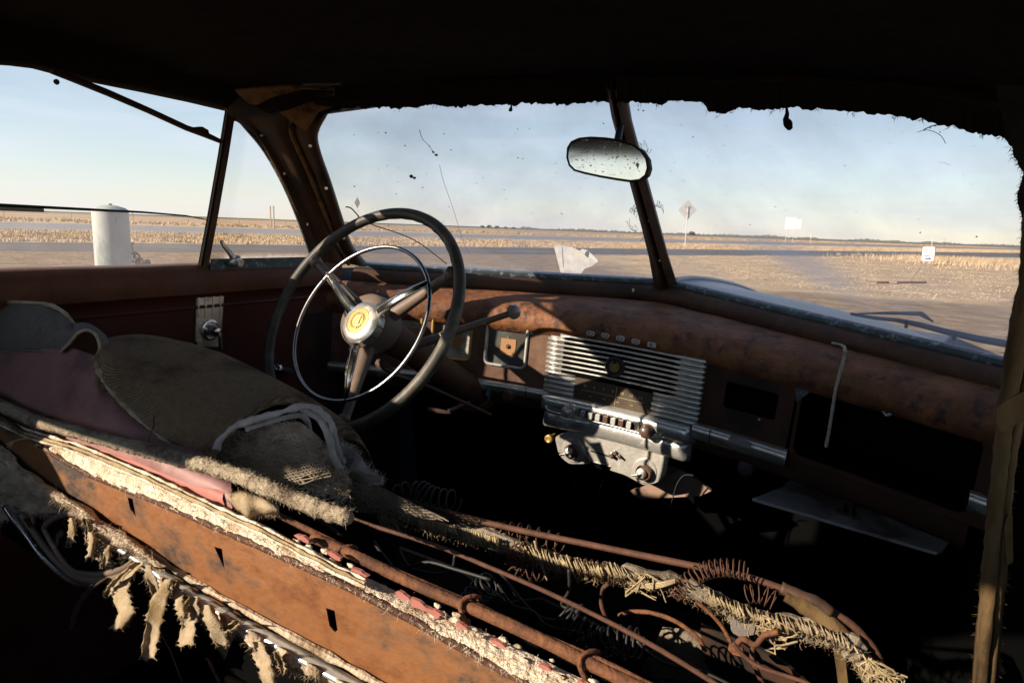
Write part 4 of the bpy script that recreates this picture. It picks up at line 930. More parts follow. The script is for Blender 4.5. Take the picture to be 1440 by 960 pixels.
# emblem over the grille
ex, ez = D(863, 516, .02)
em = dash.part('radio_emblem', lathe(dm(ex, ez, .006), (0, -1, 0), [(.019, 0), (.021, .004), (.021, .010), (.0175, .013), (.0165, .0105), (.004, .0095)], 28), M['wire'], parent=radio, auto=35)
def emb(polys, o, m, nm): return dash.part(nm, join(*[plate([[(ex+a, ez+b) for a, b in p]], o, o+.0012, dm, .1) for p in polys]), m, parent=radio)
dash.part('crest_wreath', join(*[tube([dm(ex+s_*.010*math.cos(a), ez+.010*math.sin(a), .0172) for a in [math.radians(-70+140*i/8) for i in range(9)]], .0008, 4) for s_ in (-1, 1)]), M['gold'], parent=radio, kind='stuff')
dash.part('crest', join(*[plate([[(ex+cx-.0032, ez+cz-.0016), (ex+cx+.0032, ez+cz-.0016), (ex+cx+.0032, ez+cz+.0016), (ex+cx-.0032, ez+cz+.0016)]], .0165, .018, dm, .1) for cx in (-.0042, .0042) for cz in (-.007, -.002, .003)], plate([[(ex-.0008, ez-.011), (ex+.0008, ez-.011), (ex+.0008, ez+.007), (ex-.0008, ez+.007)]], .0165, .0182, dm, .1)), M['gold'], parent=radio, kind='stuff')
# dial with its scale
rd_ = dash.part('radio_dial', plate([[(dx0, dz0), (dx1, dz0), (dx1, dz1), (dx0, dz1)]], .006, .011, dm, .03), M['radiodial'], parent=radio)
dash.part('dial_needle', tube([dm(dx0+(dx1-dx0)*.545, dz0+.004, .0118), dm(dx0+(dx1-dx0)*.545, dz1-.003, .0118)], .0006, 4), M['print'], parent=radio)
dash.part('dial_scale_line', tube([dm(dx0+(dx1-dx0)*(.1+.8*i/8), (dz0+dz1)/2-.001, .0116) for i in range(9)], .00035, 4), M['print'], parent=radio)
def text_on(s, c, ux, uz, h, m, name, parent=None, th=.0006, thing=dash, bold=0, fontx=1):
    cu = bpy.data.curves.new(name, 'FONT'); cu.body = s; cu.size = 1; cu.extrude = 0; cu.offset = bold; cu.resolution_u = 3
    ob = bpy.data.objects.new('tmp_text', cu); COL.objects.link(ob); dg_ = bpy.context.evaluated_depsgraph_get(); dg_.update()
    me = ob.evaluated_get(dg_).to_mesh(); vs_ = [v.co.copy() for v in me.vertices]; fs = [tuple(p.vertices) for p in me.polygons]
    ob.evaluated_get(dg_).to_mesh_clear(); bpy.data.objects.remove(ob); bpy.data.curves.remove(cu)
    if not vs_: return
    cxm = (min(v.x for v in vs_)+max(v.x for v in vs_))/2; hh = .7; n_ = ux.cross(uz).normalized()
    V = [c+ux*((v.x-cxm)*h/hh*fontx)+uz*((v.y-.35)*h/hh) for v in vs_]
    return thing.part(name, (V, fs), m, parent=parent)
UX, UZ = Vector((1, 0, 0)), Vector((0, 0, 1))
for i, s_ in enumerate(('55', '6', '7', '8', '10', '12', '16')):
    x = dx0+(dx1-dx0)*(.14+.12*i); text_on(s_, dm(x, dz0+(dz1-dz0)*.70, .0118), UX, UZ, .0055, M['print'], 'dial_number', radio)
for i in range(4): 
    x = dx0+(dx1-dx0)*(.2+.18*i); dash.part('dial_dash', tube([dm(x, dz0+(dz1-dz0)*.25, .0117), dm(x+.006, dz0+(dz1-dz0)*.25, .0117)], .0004, 4), M['print'], parent=radio)
# radio body: two rounded chrome ledges
bz1 = zlow; bzm = (D(762, 582, .03)[1]+D(976, 628, .03)[1])/2; bz0 = (D(768, 600, .02)[1]+D(968, 655, .02)[1])/2
def ledge(xa, xb, prof, name, m='ledge', rc=.012):
    rows = []; n = 30
    for i in range(n+1):
        t_ = i/n; x = xa+(xb-xa)*t_; e = min(x-xa, xb-x); f = 1 if e > rc else math.sqrt(max(0, 1-(1-e/rc)**2))
        rows.append([dm(x, z, o_*f-.002) for o_, z in prof])
    return dash.part(name, grid(rows), M[m], parent=radio, smooth=True)
bm_ = .028
def arcp(z1, z0, o_, k=.35):
    h = z1-z0; return [(0, z1+.001), (o_*.6, z1), (o_*.9, z1-h*.10), (o_, z1-h*.25), (o_*1.03, z1-h*.5), (o_*.98, z1-h*.75), (o_*.85, z1-h*.92), (o_*.5, z0), (0, z0)]
ledge(X0-.003, X1+.003, arcp(bz1, bzm, .030), 'radio_ledge')
ledge(X0+.004, X1-.001, arcp(bzm+.002, bz0, .022), 'radio_lower_ledge')
# raised plate with push buttons and knobs
qx0, qx1 = D(800, 570, .033)[0], D(905, 600, .033)[0]
zc_ = (D(808, 578, .034)[1]+D(897, 600, .034)[1])/2
qy = zc_
dash.part('button_recess', plate([rrect(D(812, 578, .034)[0], qy-.0095, D(899, 600, .034)[0], qy+.0095, .002)], .0285, .0325, dm, .03), M['potmetal'], parent=radio)
dash.part('button_slot', plate([rrect(D(814, 578, .034)[0], qy-.0075, D(896, 600, .034)[0], qy+.0075, .001)], .0315, .0332, dm, .03), M['wire'], parent=radio)
bx0, bx1 = D(820, 580, .036)[0], D(885, 596, .036)[0]
for i in range(7):
    x = bx0+(bx1-bx0)*i/6
    dash.part('push_button', plate([rrect(x-.0048, qy-.0062, x+.0048, qy+.0062, .0012)], .032, .042, dm, .1), M['plated'] if i in (0, 1, 2, 4, 6) else M['knob'], parent=radio, bevel=.0008)
# lower lip outline under the buttons
lip = [(X0+.02, bzm+.014), (X0+.022, bzm+.007), (X0+.03, bzm+.004), (0, bzm+.003), (X1-.075, bzm+.003), (X1-.062, bzm+.006), (X1-.058, bzm+.013)]
dash.part('ledge_lip', tube([dm(x, z, .0295) for x, z in lip], .0022, 6), M['potmetal'], parent=radio, smooth=True)
for px, py, r in ((795, 577, .0125), (905, 605, .0125)):
    x, z = D(px+4, py+1, .035); 
    dash.part('radio_knob', lathe(dm(x, z, .026), (0, -1, 0), [(r*1.15, 0), (r*1.2, .006), (r, .008), (r, .016), (r*.92, .021), (r*.6, .0245), (.001, .0255)], 22), M['alloy'] if px < 800 else M['knob'], parent=radio, auto=35, label='left radio knob with bright cap' if px < 800 else 'right radio knob, dark')
# heater controls under the radio
hz1 = bz0+.002; hpts = [(780, 614), (800, 606), (860, 615), (940, 640), (936, 668), (925, 678), (905, 682), (880, 668), (830, 652), (800, 652), (786, 640)]
ho = [D(x, y, .012) for x, y in hpts]
hc = dash.part('heater_control', plate([round_poly(ho, .008, 3)], .0, .012, dm, .03), M['alloy'], bevel=.001)
for px, py in ((803, 634), (904, 663)):
    x, z = D(px, py, .02)
    dash.part('dial_plate', lathe(dm(x+.002, z, .010), (0, -1, 0), [(.0265, 0), (.0265, .004), (.024, .006), (.012, .0065)], 28), M['alloy'], parent=hc, auto=30)
    dash.part('dial_knob', lathe(dm(x+.003, z, .016), (0, -1, 0), [(.0165, 0), (.0165, .010), (.0150, .012), (.0085, .0125), (.0085, .017), (.006, .019), (.001, .0195)], 20), M['knob'], parent=hc, auto=35)
    dash.part('knob_cap', lathe(dm(x, z, .029), (0, -1, 0), [(.0105, 0), (.0100, .005), (.006, .007), (.001, .0075)], 16), M['alloy'], parent=hc, auto=35)
    dash.part('knob_lever', tube([dm(x+.002, z, .035), dm(x-.008, z-.003, .044), dm(x-.014, z-.004, .048)], [.0026, .0028, .0022], 6, flat=.6), M['chromeb'], parent=hc)
a_, b_ = D(830, 634, .014), D(858, 641, .014)
dash.part('slide_slot', plate([[(a_[0], a_[1]-.0015), (b_[0]+.01, a_[1]-.0035), (b_[0]+.01, a_[1]), (a_[0], a_[1]+.0015)]], .011, .0128, dm, .1), M['wire'], parent=hc)
a_ = D(830, 652, .014); b_ = D(855, 662, .014)
dash.part('slide_plate', plate([[(a_[0], a_[1]-.004), (b_[0], a_[1]-.006), (b_[0]+.004, a_[1]+.006), (a_[0], a_[1]+.006)]], .011, .0145, dm, .1), M['chromeb'], parent=hc)
for px, py, r in ((862, 636, .004), (857, 640, .005), (868, 641, .0035)):
    x, z = D(px, py, .02); dash.part('slide_knob', tube([dm(x, z, .010), dm(x+.003, z, .020), dm(x+.008, z-.002, .024)], [r, r*.9, r*.6], 7), M['knob'], parent=hc)
x, z = D(827, 645, .015); dash.part('small_knob', lathe(dm(x, z, .010), (0, -1, 0), [(.005, 0), (.006, .006), (.004, .009)], 12), M['windlace'], parent=hc, auto=35)
x, z = D(771, 617, .01); dash.part('knob', lathe(dm(x, z, -.002), (0, -1, 0), [(.005, -.02), (.005, .002), (.0085, .003), (.009, .012), (.006, .014), (.005, .0135)], 16), M['gold'], auto=35, label='small brassy knob below the left end of the radio')
# --- the five chrome name letters on little plates above the grille
for i, (px, py, ch) in enumerate(((831, 468.5, 'D'), (851.5, 471.5, 'O'), (873, 475.5, 'D'), (894.5, 480, 'G'), (917, 484.5, 'E'))):
    def RL(px, py):  # on the rolled face
        d = ray(px, py); s = 1.2
        for _ in range(30):
            p = CAMC+d*s; s += (yf(p.x)-.014-p.y)/d.y*.9
        return CAMC+d*s
    c = RL(px, py); nrm = Vector((.9*c.x, 1, 0)).normalized(); ux = Vector((1, -.9*c.x, 0)).normalized()
    n_ = Vector((nrm.x, nrm.y, 0))*-1
    wv, hv = .0088, .0048
    ang = [(wv*(1 if k < 2 else 1), 0) for k in range(2)]
    poly = rrect(-wv, -hv, wv, hv, .0042 if ch != 'E' else .0015, 4)
    dash.part('name_letter', prism([c+ux*a+UZ*b+n_*.0005 for a, b in poly], n_*.0022), M['plated'], label='chrome letter %s of the dashboard name' % ch)
    V_ = c+n_*.0031; text_on(ch, V_, ux, UZ, .0062, M['iron'], 'letter_inlay', None, fontx=1.9, bold=.01)
# --- right of the radio: blank plate with a rectangular hole
bp_ = [D(990, 512), D(1121, 530), D(1101, 629), D(975, 600)]
bl = [(bp_[0][0], bp_[3][1]-.003), (bp_[2][0]+.004, bp_[3][1]-.003), (bp_[2][0]+.006, bp_[0][1]+.004), (bp_[0][0], bp_[0][1]+.004)]
hl = [D(1022, 537), D(1096, 552), D(1090, 590), D(1021, 574)]
hx0, hx1, hz0, hz1_ = hl[0][0], hl[1][0], (hl[2][1]+hl[3][1])/2, (hl[0][1]+hl[1][1])/2
blank = dpart('blank_plate', [bl, rrect(hx0, hz0, hx1, hz1_, .006)], -.004, .002, M['body_in'], label='dark blank plate with an empty rectangular opening')
dpart('opening_back', [[(hx0-.01, hz0-.01), (hx1+.01, hz0-.01), (hx1+.01, hz1_+.01), (hx0-.01, hz1_+.01)]], -.05, -.045, M['black'], parent=blank)
dpart('recess_edge', [[(bl[0][0], bl[2][1]-.002), (bl[2][0], bl[2][1]-.002), (bl[2][0], bl[2][1]+.004), (bl[0][0], bl[2][1]+.004)]], .0, .006, M['body_in'], parent=blank)
x, z = D(1068, 589); dash.part('screw', lathe(dm(x, z, .001), (0, -1, 0), [(.0028, 0), (.0025, .0015)], 8), M['potmetal'], parent=blank)
s2a, s2b = D(975, 598, .015)[0], D(1106, 640, .015)[0]
zz1, zz0 = (D(976, 600, .015)[1]+D(1105, 628, .015)[1])/2, (D(975, 622, .015)[1]+D(1100, 656, .015)[1])/2
st = strip(s2a, s2b, zz0, zz1, .02, name='chrome_strip'); st['label'] = 'stained chrome strip right of the radio'
x, z = D(1040, 622, .03); dash.part('ash_pull', plate([round_poly([(x-.022, z-.006), (x+.022, z-.008), (x+.02, z+.004), (x-.02, z+.006)], .004, 3)], .02, .027, dm, .03), M['potmetal'], bevel=.001)
x = D(998, 612, .02)[0]; dpart('joint', [[(x-.0008, zz0+.003), (x+.0008, zz0+.003), (x+.0008, zz1-.002), (x-.0008, zz1-.002)]], .019, .0235, M['iron'])
x, z = D(1048, 657, .0); dash.part('knob', lathe(dm(x, z-.004, -.03), (0, -1, 0), [(.016, 0), (.016, .02), (.013, .024), (.006, .026)], 20), M['iron'], auto=35, label='dark knob hanging below the chrome strip')
# --- glovebox: frame, cavity, brackets
gx0_, gx1_ = bl[2][0]+.006, D(1386, 620)[0]
gzt, gzb = 1.058, (D(1105, 655)[1]+D(1370, 705)[1])/2
dpart('glovebox_surround', [[(gx0_-.002, gzb-.01), (.66, gzb-.01), (.66, 1.07), (gx0_-.002, 1.07)], rrect(gx0_+.004, gzb, gx1_, gzt, .014)], -.006, .001, M['body_in'])
bx = [dm(gx0_, gzt, -.005), dm(gx1_, gzt, -.005), dm(gx1_, gzb, -.005), dm(gx0_, gzb, -.005)]
bk = [p+Vector((0, .16, 0)) for p in bx]
dash.part('glovebox_cavity', (bx+bk, [(0, 1, 5, 4), (1, 2, 6, 5), (2, 3, 7, 6), (3, 0, 4, 7), (4, 5, 6, 7)]), M['black'])
def flat(pts, o, th, m, name, parent=None, **k): return dash.part(name, prism([dm(*D(x, y, o), o) for x, y in pts], (0, th, 0)), M[m], parent=parent, **k)
flat([(1231, 562), (1263, 569), (1262, 573), (1252, 584), (1245, 585), (1240, 578)], .003, .004, 'galv', 'latch_bracket')
x, z = D(1247, 579, .004); dash.part('screw', lathe(dm(x, z, .004), (0, -1, 0), [(.003, 0), (.0015, .001)], 8), M['iron'])
flat([(1350, 581), (1383, 588), (1380, 616), (1374, 610)], .003, .004, 'frost', 'corner_bracket')
flat([(1118, 545), (1130, 538), (1152, 541), (1140, 550), (1120, 566)], .003, .004, 'frost', 'corner_bracket')
st = strip(D(1362, 700, .012)[0], .655, D(1400, 735, .012)[1], D(1400, 704, .012)[1], .014, name='chrome_strip'); st['label'] = 'short chrome strip at the far right end of the dashboard'
# fallen glovebox lid, hanging level
lid_ = [(1058, 700), (1100, 684), (1112, 672), (1135, 662), (1352, 735), (1349, 742), (1326, 773), (1318, 776)]
LZ = .835; lp = [onZ(x, y, LZ) for x, y in lid_]
gd = dash.part('glovebox_lid', prism(lp, (0, 0, -.006)), M['greyboard'], bevel=.0015, label='grey glovebox lid fallen open below the dashboard')
def block(c, pieces, nm, m):
    R = Matrix.Rotation(-.25, 3, 'Z'); dash.part(nm, join(*[box(c+Vector(o_), s_, R) for o_, s_ in pieces]), M[m], parent=gd, bevel=.001)
block(onZ(1190, 722, LZ+.004), [((0, 0, .003), (.030, .022, .006)), ((-.006, 0, .013), (.006, .018, .016)), ((.008, 0, .012), (.006, .018, .014)), ((0, .004, .022), (.024, .012, .005))], 'latch', 'rustdark')
block(onZ(1140, 672, LZ+.004), [((0, 0, .002), (.034, .016, .005)), ((.004, .004, .010), (.018, .012, .010))], 'hinge', 'greyboard')
block(onZ(1318, 724, LZ+.004), [((0, 0, .002), (.034, .016, .005)), ((0, .004, .010), (.022, .012, .012))], 'hinge', 'greyboard')
# pale heater board below, catching the sun
def onYp(x, y, Y): return onY(x, y, Y)
hb = [(905, 690), (925, 676), (938, 664), (952, 668), (985, 690), (1010, 720), (1060, 760), (900, 740), (880, 705)]
dash.part('heater_board', prism([onY(x, y, 1.31) for x, y in [(885, 690), (905, 684), (925, 672), (940, 655), (972, 668), (1000, 690), (985, 697), (930, 700), (900, 702)]], (0, .01, 0)), mat('heater_board_brown', (.24, .15, .11), (.32, .21, .16), 14, .8, bump=.2, c3=(.08, .05, .035), s3=9))
dash.part('lower_edge', grid([[dm(-.6+1.2*i/40, z, o_) for i in range(41)] for z, o_ in ((.93, -.004), (.90, -.002), (.888, -.02), (.89, -.06))]), M['body_in'], smooth=True)
# dangling wires under the dash
for pts in ([(975, 668), (962, 668), (952, 680), (946, 700), (941, 715)], [(806, 670), (812, 700), (818, 735)], [(783, 690), (780, 720), (777, 750)], [(850, 668), (843, 690), (838, 720), (836, 740)]):
    dash.part('loose_wire', tube(smooth_path([dm(*D(x, y, .0), .0) for x, y in pts]), .0013, 5), M['wire'])

# ---- cord hanging from the dashboard top
cp0 = [(1170, 482), (1183, 485), (1188, 490), (1187, 502), (1181, 525), (1175, 548), (1170, 580), (1166, 605), (1162, 625)]
ct = Thing('cotton_cord', 'pale twisted cord hanging down over the dashboard edge in front of the glovebox', 'cord', dm(*D(1162, 625, .03), .03))
cpts = []
for i, (x, y) in enumerate(cp0):
    if i < 2: cpts.append(onP(x, y, Vector((.38, 1.2, 1.126)), Vector((0, -.15, 1))))
    else: cpts.append(dm(*D(x, y, .018), .018))
ct.part('strand', tube(smooth_path(cpts, 5), .0026, 6, wob=.12), M['cord']); ct.part('knot', tube([cpts[-1]+Vector((0, 0, .006)), cpts[-1]-Vector((0, 0, .004))], [.0035, .002], 6, wob=.3), M['cord'])

# ================================================================ STEERING WHEEL
th_, ph_ = math.radians(29.85), math.radians(-6.4)
WN = Vector((math.sin(ph_)*math.cos(th_), -math.cos(th_)*math.cos(ph_), math.sin(th_))).normalized()
WC = Vector((-.36, .875, 1.11))
wu = Vector((1, 0, 0)); wu = (wu-WN*wu.dot(WN)).normalized(); wv = WN.cross(wu)
if wv.z < 0: wv = -wv
sw_ = Thing('steering_wheel', 'worn three spoke steering wheel with chrome horn ring and gold emblem', 'steering wheel', WC)
def wpt(a, r, o=0): return WC+wu*(r*math.cos(a))+wv*(r*math.sin(a))+WN*o
rim = []
R0 = .2095
n_ = 128
rows = []
for i in range(n_):
    a = 2*PI*i/n_; c = wpt(a, R0); rad_ = (c-WC).normalized(); row = []
    for k in range(12):
        b = 2*PI*k/12; r = .0118
        inner = max(0, -math.cos(b)); sc = .0016*inner*(.5+.5*math.cos(a*44)) if math.sin(a) > -.2 else 0
        row.append(c+rad_*math.cos(b)*(r-sc)*.9+WN*math.sin(b)*r*.85)
    rows.append(row)
rows.append(rows[0]); sw_.part('rim', grid(rows, True), M['rubber'], smooth=True)
sp_px = [(447, 372), (633, 384), (481, 598)]
spa = []
for x, y in sp_px:
    p = onP(x, y, WC, WN)-WC; spa.append(math.atan2(p.dot(wv), p.dot(wu)))
for a in spa:
    P0 = wpt(a, .20, -.001); P1 = wpt(a, .17, -.010); P2 = wpt(a, .09, -.028); P3 = wpt(a, .03, -.040); t_ = Vector(-wu*math.sin(a)+wv*math.cos(a))
    rows = []
    for p, wd, hh in ((P0, .0115, .010), (P0.lerp(P1, .35), .0085, .009), (P1, .0085, .008), (P2, .0125, .011), (P3, .017, .014)):
        rows.append([p+t_*math.cos(b)*wd+WN*math.sin(b)*hh for b in [2*PI*k/12 for k in range(12)]])
    s_ = sw_.part('spoke', grid(rows, True), M['spoke'], smooth=True)
    sw_.part('spoke_collar', tube([wpt(a, .197, -.001), wpt(a, .186, -.003)], [.0125, .0098], 10), M['spoke'], parent=s_, smooth=True)
sw_.part('hub', lathe(WC, WN, [(.030, -.075), (.044, -.07), (.052, -.055), (.054, -.035), (.050, -.014), (.044, -.006), (.03, -.005)], 36), M['spoke'], auto=50)
HC = onP(504, 451, WC+WN*.018, WN)
hcap = sw_.part('horn_button', lathe(HC-WN*.026, WN, [(.036, 0), (.0385, .003), (.0385, .017), (.0395, .018), (.0395, .0205), (.037, .023), (.032, .0265), (.0248, .0275), (.0248, .0265), (.001, .0262)], 40), M['potmetal'], auto=28)
for k in range(12):
    a = 2*PI*k/12; d = wu*math.cos(a)+wv*math.sin(a); sw_.part('flute', tube([HC-WN*.025+d*.0386, HC-WN*.010+d*.0386], .0011, 5), M['iron'], parent=hcap)
sw_.part('emblem_disc', lathe(HC, WN, [(.0245, 0), (.0245, .0012), (.0235, .0018), (.0232, .0012), (.0165, .0016), (.016, .0022), (.001, .003)], 40), M['gold'], parent=hcap, auto=25)
grey_ = plain('emblem_grey', (.24, .20, .13), .5)
arcs = []
for a0 in (20, 110, 200, 290):
    for q in range(3):
        aa = math.radians(a0+18*q); d0 = wu*math.cos(aa)+wv*math.sin(aa); arcs.append(tube([HC+WN*.0022+d0*.012, HC+WN*.0024+d0*.0155], .0013, 4))
sw_.part('emblem_wreath', join(*arcs), grey_, parent=hcap, kind='stuff')
sw_.part('emblem_ring', tube([HC+WN*.0021+(wu*math.cos(2*PI*k/36)+wv*math.sin(2*PI*k/36))*.0135 for k in range(36)], .0012, 4, closed=True), grey_, parent=hcap)
def crest_box(a, b, w_, h_): c = HC+WN*.0032+wu*a+wv*b; return prism([c-wu*w_-wv*h_, c+wu*w_-wv*h_, c+wu*w_+wv*h_, c-wu*w_+wv*h_], WN*.0012)
M['goldb'] = mat('emblem_gold_bright', (.85, .62, .22), (.9, .7, .3), 30, .3, .5, bump=0)
sw_.part('emblem_crest', join(*[crest_box(a, b, .0016, .0022) for a in (-.0045, 0, .0045) for b in (-.004, .001, .006)]), M['goldb'], parent=hcap, kind='stuff')
text_on('DB', HC+WN*.0046-wv*.0015, wu, wv, .008, M['goldb'], 'emblem_monogram', hcap, thing=sw_)
# horn ring and its forked chrome spokes
HR = Vector((-.344, .86, 1.105))
def hpt(a, r, o=0): return HR+wu*(r*math.cos(a))+wv*(r*math.sin(a))+WN*o
hr = sw_.part('horn_ring', tube([hpt(2*PI*k/96, .1465) for k in range(96)], .0036, 8, closed=True), M['ring'], smooth=True)
for k in range(3):
    pass
for i, (x0, y0, x1, y1, wd0, wd1) in enumerate(((461, 384, 499, 438, .005, .0125), (603, 397, 533, 438, .006, .013), (487, 563, 500, 488, .005, .011))):
    A = onP(x0, y0, HR, WN); B = onP(x1, y1, HC-WN*.006, WN); t_ = (B-A).normalized(); s_ = t_.cross(WN)
    m_ = A.lerp(B, .5)+WN*.002
    rows = [[p+s_*w_*q+WN*(.004*(1-abs(q))) for q in (-1, -.55, 0, .55, 1)] for p, w_ in ((A, wd0), (m_+WN*.003, (wd0+wd1)/2), (B+WN*.003, wd1))]
    sp_ = sw_.part('horn_spoke', grid(rows), M['chrome'], parent=hr, auto=40, solid=.0015)
    sw_.part('spoke_groove', tube([A.lerp(B, .12)+WN*.0065, m_+WN*.0075, B+WN*.0085-t_*.006], .0011, 4), M['iron'], parent=hr)
# column and gear lever
col = sw_.part('steering_column', lathe(WC-WN*.44, WN, [(.040, 0), (.042, .01), (.034, .02), (.031, .06), (.030, .30), (.033, .345), (.036, .37), (.030, .38)], 24), M['pillar'], auto=40)
sw_.part('column_collar', tube([WC-WN*.405+(wu*math.cos(2*PI*k/24)+wv*math.sin(2*PI*k/24))*.043 for k in range(24)], .005, 6, closed=True), M['pillar'], parent=col, smooth=True)
lv = [dep(x, y, d_) for x, y, d_ in ((585, 484, 1.21), (606, 478, 1.20), (640, 466, 1.185), (680, 453, 1.17), (716, 441, 1.155))]
gl_ = sw_.part('gear_lever', tube(smooth_path(lv, 4), [.0105]*5+[.0095]*4+[.0085]*4+[.007]*4, 10, flat=.85), M['spoke'], smooth=True)
kc = dep(720, 439, 1.155); kd = (lv[-1]-lv[-2]).normalized()
sw_.part('lever_knob', lathe(kc-kd*.008, kd, [(.004, 0), (.009, .002), (.013, .006), (.014, .012), (.012, .018), (.007, .022), (.002, .023)], 9), M['clear'], parent=gl_)
bl_ = [dep(x, y, d_) for x, y, d_ in ((540, 517, 1.16), (560, 528, 1.17), (590, 538, 1.19), (640, 560, 1.23), (690, 583, 1.28))]
sw_.part('indicator_lever', tube(smooth_path([dep(x, y, d_) for x, y, d_ in ((534, 510, 1.20), (545, 518, 1.18), (556, 524, 1.17))]), [.010, .0095, .009, .008, .007, .006, .005, .004, .003], 8), M['knob'], parent=col)
sw_.part('control_tube', tube(smooth_path(bl_), .0032, 6), M['pillar'], parent=col)
# brake pull below
bh = Thing('brake_handle', 'small chrome pull handle half lost in shade under the steering column', 'handle', dep(620, 578, 1.3))
bh.part('grip', tube(smooth_path([dep(x, y, 1.28) for x, y in ((602, 574), (612, 577), (624, 579), (634, 581))]), [.003, .006, .007, .0075, .008, .008, .0078, .007, .0065, .006, .005, .004, .003], 10, flat=.6), M['knob'], smooth=True); bh.part('shaft', tube([dep(630, 578, 1.3), dep(660, 565, 1.42)], .004, 6), M['iron'])
kk = Thing('pedal_knob', 'small round chrome knob behind the left side of the wheel rim', 'knob', onX(391, 519, -.6))
c_ = onX(391, 519, -.59)
kk.part('cap', lathe(c_, (.5, -.8, .2), [(.008, -.01), (.013, 0), (.013, .006), (.009, .012), (.002, .014)], 18), M['chromeb'], auto=40); kk.part('stem', tube([c_, c_+Vector((-.03, .06, -.02))], .007, 8), M['iron'])

# ================================================================ THE FRONT SEAT
seat = Thing('front_seat', 'gutted bench seat back with rusty steel panel, torn brown wool cover and bare wire springs', 'car seat', (0, .42, .5))
def Y(x, y, d=.38): return onY(x, y, d)
def lerp2(P, x):                                              # polyline y at x
    for (x0, y0), (x1, y1) in zip(P, P[1:]):
        if x0 <= x <= x1: return y0+(y1-y0)*(x-x0)/(x1-x0)
    (x0, y0), (x1, y1) = (P[0], P[1]) if x < P[0][0] else (P[-2], P[-1])
    return y0+(y1-y0)*(x-x0)/(x1-x0)
TOP = [(-60, 545), (37, 610), (67, 632), (127, 666), (210, 700), (322, 748), (400, 782), (539, 848), (678, 925), (760, 968), (900, 1030)]
BOT = [(-60, 575), (71, 679), (187, 752), (244, 802), (337, 862), (480, 937), (600, 1003), (760, 1085)]
# rusty steel panel with triangular openings: built as a slab on the seat-back plane
def s2(x, y): p = onY(x, y, .38); return (p.x, p.z)
outer = [s2(x, y) for x, y in TOP]+[s2(x, y) for x, y in reversed(BOT)]
tri = []
for t_ in ([(86, 641), (93, 643), (101, 667)], [(185, 697), (192, 699), (199, 724), (190, 713)], [(308, 765), (319, 768), (324, 796)], [(465, 850), (477, 854), (481, 881), (477, 884), (470, 876)], [(668, 952), (690, 958), (692, 985)], [(176, 747), (186, 752), (188, 755), (178, 750)]):
    tri.append([s2(x, y) for x, y in t_])
def smap(x, z, o):
    y = .38-o-.006*math.sin(max(0, min(1, (z-.90)/.12))*PI)-.002*fbm((x*5, z*5, 2))
    return Vector((x, y, z))
pan = seat.part('steel_panel', plate([outer]+tri[:5], -.0012, 0, smap, .03, .03), M['rust'], auto=40, label='orange rusted steel panel of the seat back with triangular openings')
seat.part('panel_back', grid([[(x*.05, .42, z) for x in range(-12, 11)] for z in (1.0, .80)]), M['black'])
# rolled top flange, dark with rust
tp = [onY(x, y, .378)+Vector((0, 0, -.001)) for x, y in TOP[:-1]]
seat.part('top_flange', tube(smooth_path(tp, 4), .0032, 6, wob=.1), M['rustdark'], smooth=True)
for x, y in ((395, 786), (462, 818), (548, 858), (590, 880), (640, 908)):
    seat.part('staple', tube([Y(x, y, .3765), Y(x+5, y+3, .3765)], .0009, 4), M['chromeb'])
# chrome strip along the panel's foot
c0 = [Y(x, y, .368) for x, y in ((150, 757), (200, 787), (244, 818), (337, 873), (480, 953), (600, 1020))]
seat.part('chrome_strip', tube(smooth_path(c0, 16), .0065, 14, flat=.6), M['ledge'], smooth=True, label='narrow chrome strip along the foot of the rusty panel')
c1 = [p+Vector((0, .004, .0095)) for p in c0]; seat.part('lint_edge', tube(smooth_path(c1, 6), .0032, 6, wob=.4), M['batting'])
c1 = [p+Vector((0, .002, -.009)) for p in c0]; seat.part('lint_edge', tube(smooth_path(c1, 6), .0025, 6, wob=.4), M['batting'])
# ---- cream batting strip folded over the top edge
def bumpy(top, bot, Yt, Yb, xs, n=5, amp=.004, sc=60, roll=.006):
    rows = []
    for x in xs:
        a = onY(x, lerp2(top, x), Yt); b = onY(x, lerp2(bot, x), Yb); r = []
        for k in range(n+1):
            t_ = k/n; p = a.lerp(b, t_); r.append(p+Vector((0, -roll*math.sin(PI*t_), roll*.6*math.sin(PI*t_)))+Vector((0, -1, .7))*amp*fbm((p.x*sc, p.y*sc+k, p.z*sc), 1, 5))
        rows.append(r)
    return grid(rows)
STOP = [(-60, 545), (0, 581), (37, 600), (112, 622), (210, 663), (300, 706), (375, 739), (480, 795), (560, 832), (640, 868), (720, 906), (800, 945), (860, 975)]
SB = [(x, y+2) for x, y in TOP]
xs = [-50+i*4 for i in range(238)]
cream = seat.part('batting_strip', bumpy(STOP, SB, .398, .376, xs, 7, .0028, 70, .003), M['cream'], smooth=True, label='frayed cream batting folded over the top of the rusty panel')
for dy, r in ((5, .0018), (11, .0022), (16, .0014)):          # loose layers of cloth edge
    P = [onY(x, lerp2(STOP, x)+dy+1.5*fbm((x*.05, dy, 0)), .388-dy*.0007)+Vector((0, -.003, .003)) for x in range(-50, 520, 9)]
    seat.part('torn_layer', tube(P, r, 5, wob=.5), M['twine'] if dy == 11 else M['cream'], parent=cream)
sp = []
for _ in range(1500):
    x = rnd(-40, 900); t_ = rnd(0, 1); y = lerp2(STOP, x)*(1-t_)+lerp2(SB, x)*t_
    sp.append((onY(x, y, .398-.022*t_)+Vector((0, -.004, .003)), Vector((rnd(-.3, .3), -.6, rnd(-.6, .6)))))
for _ in range(500):
    x = rnd(30, 900); sp.append((onY(x, lerp2(SB, x), .374), Vector((rnd(-.2, .9), -.5, -1))))
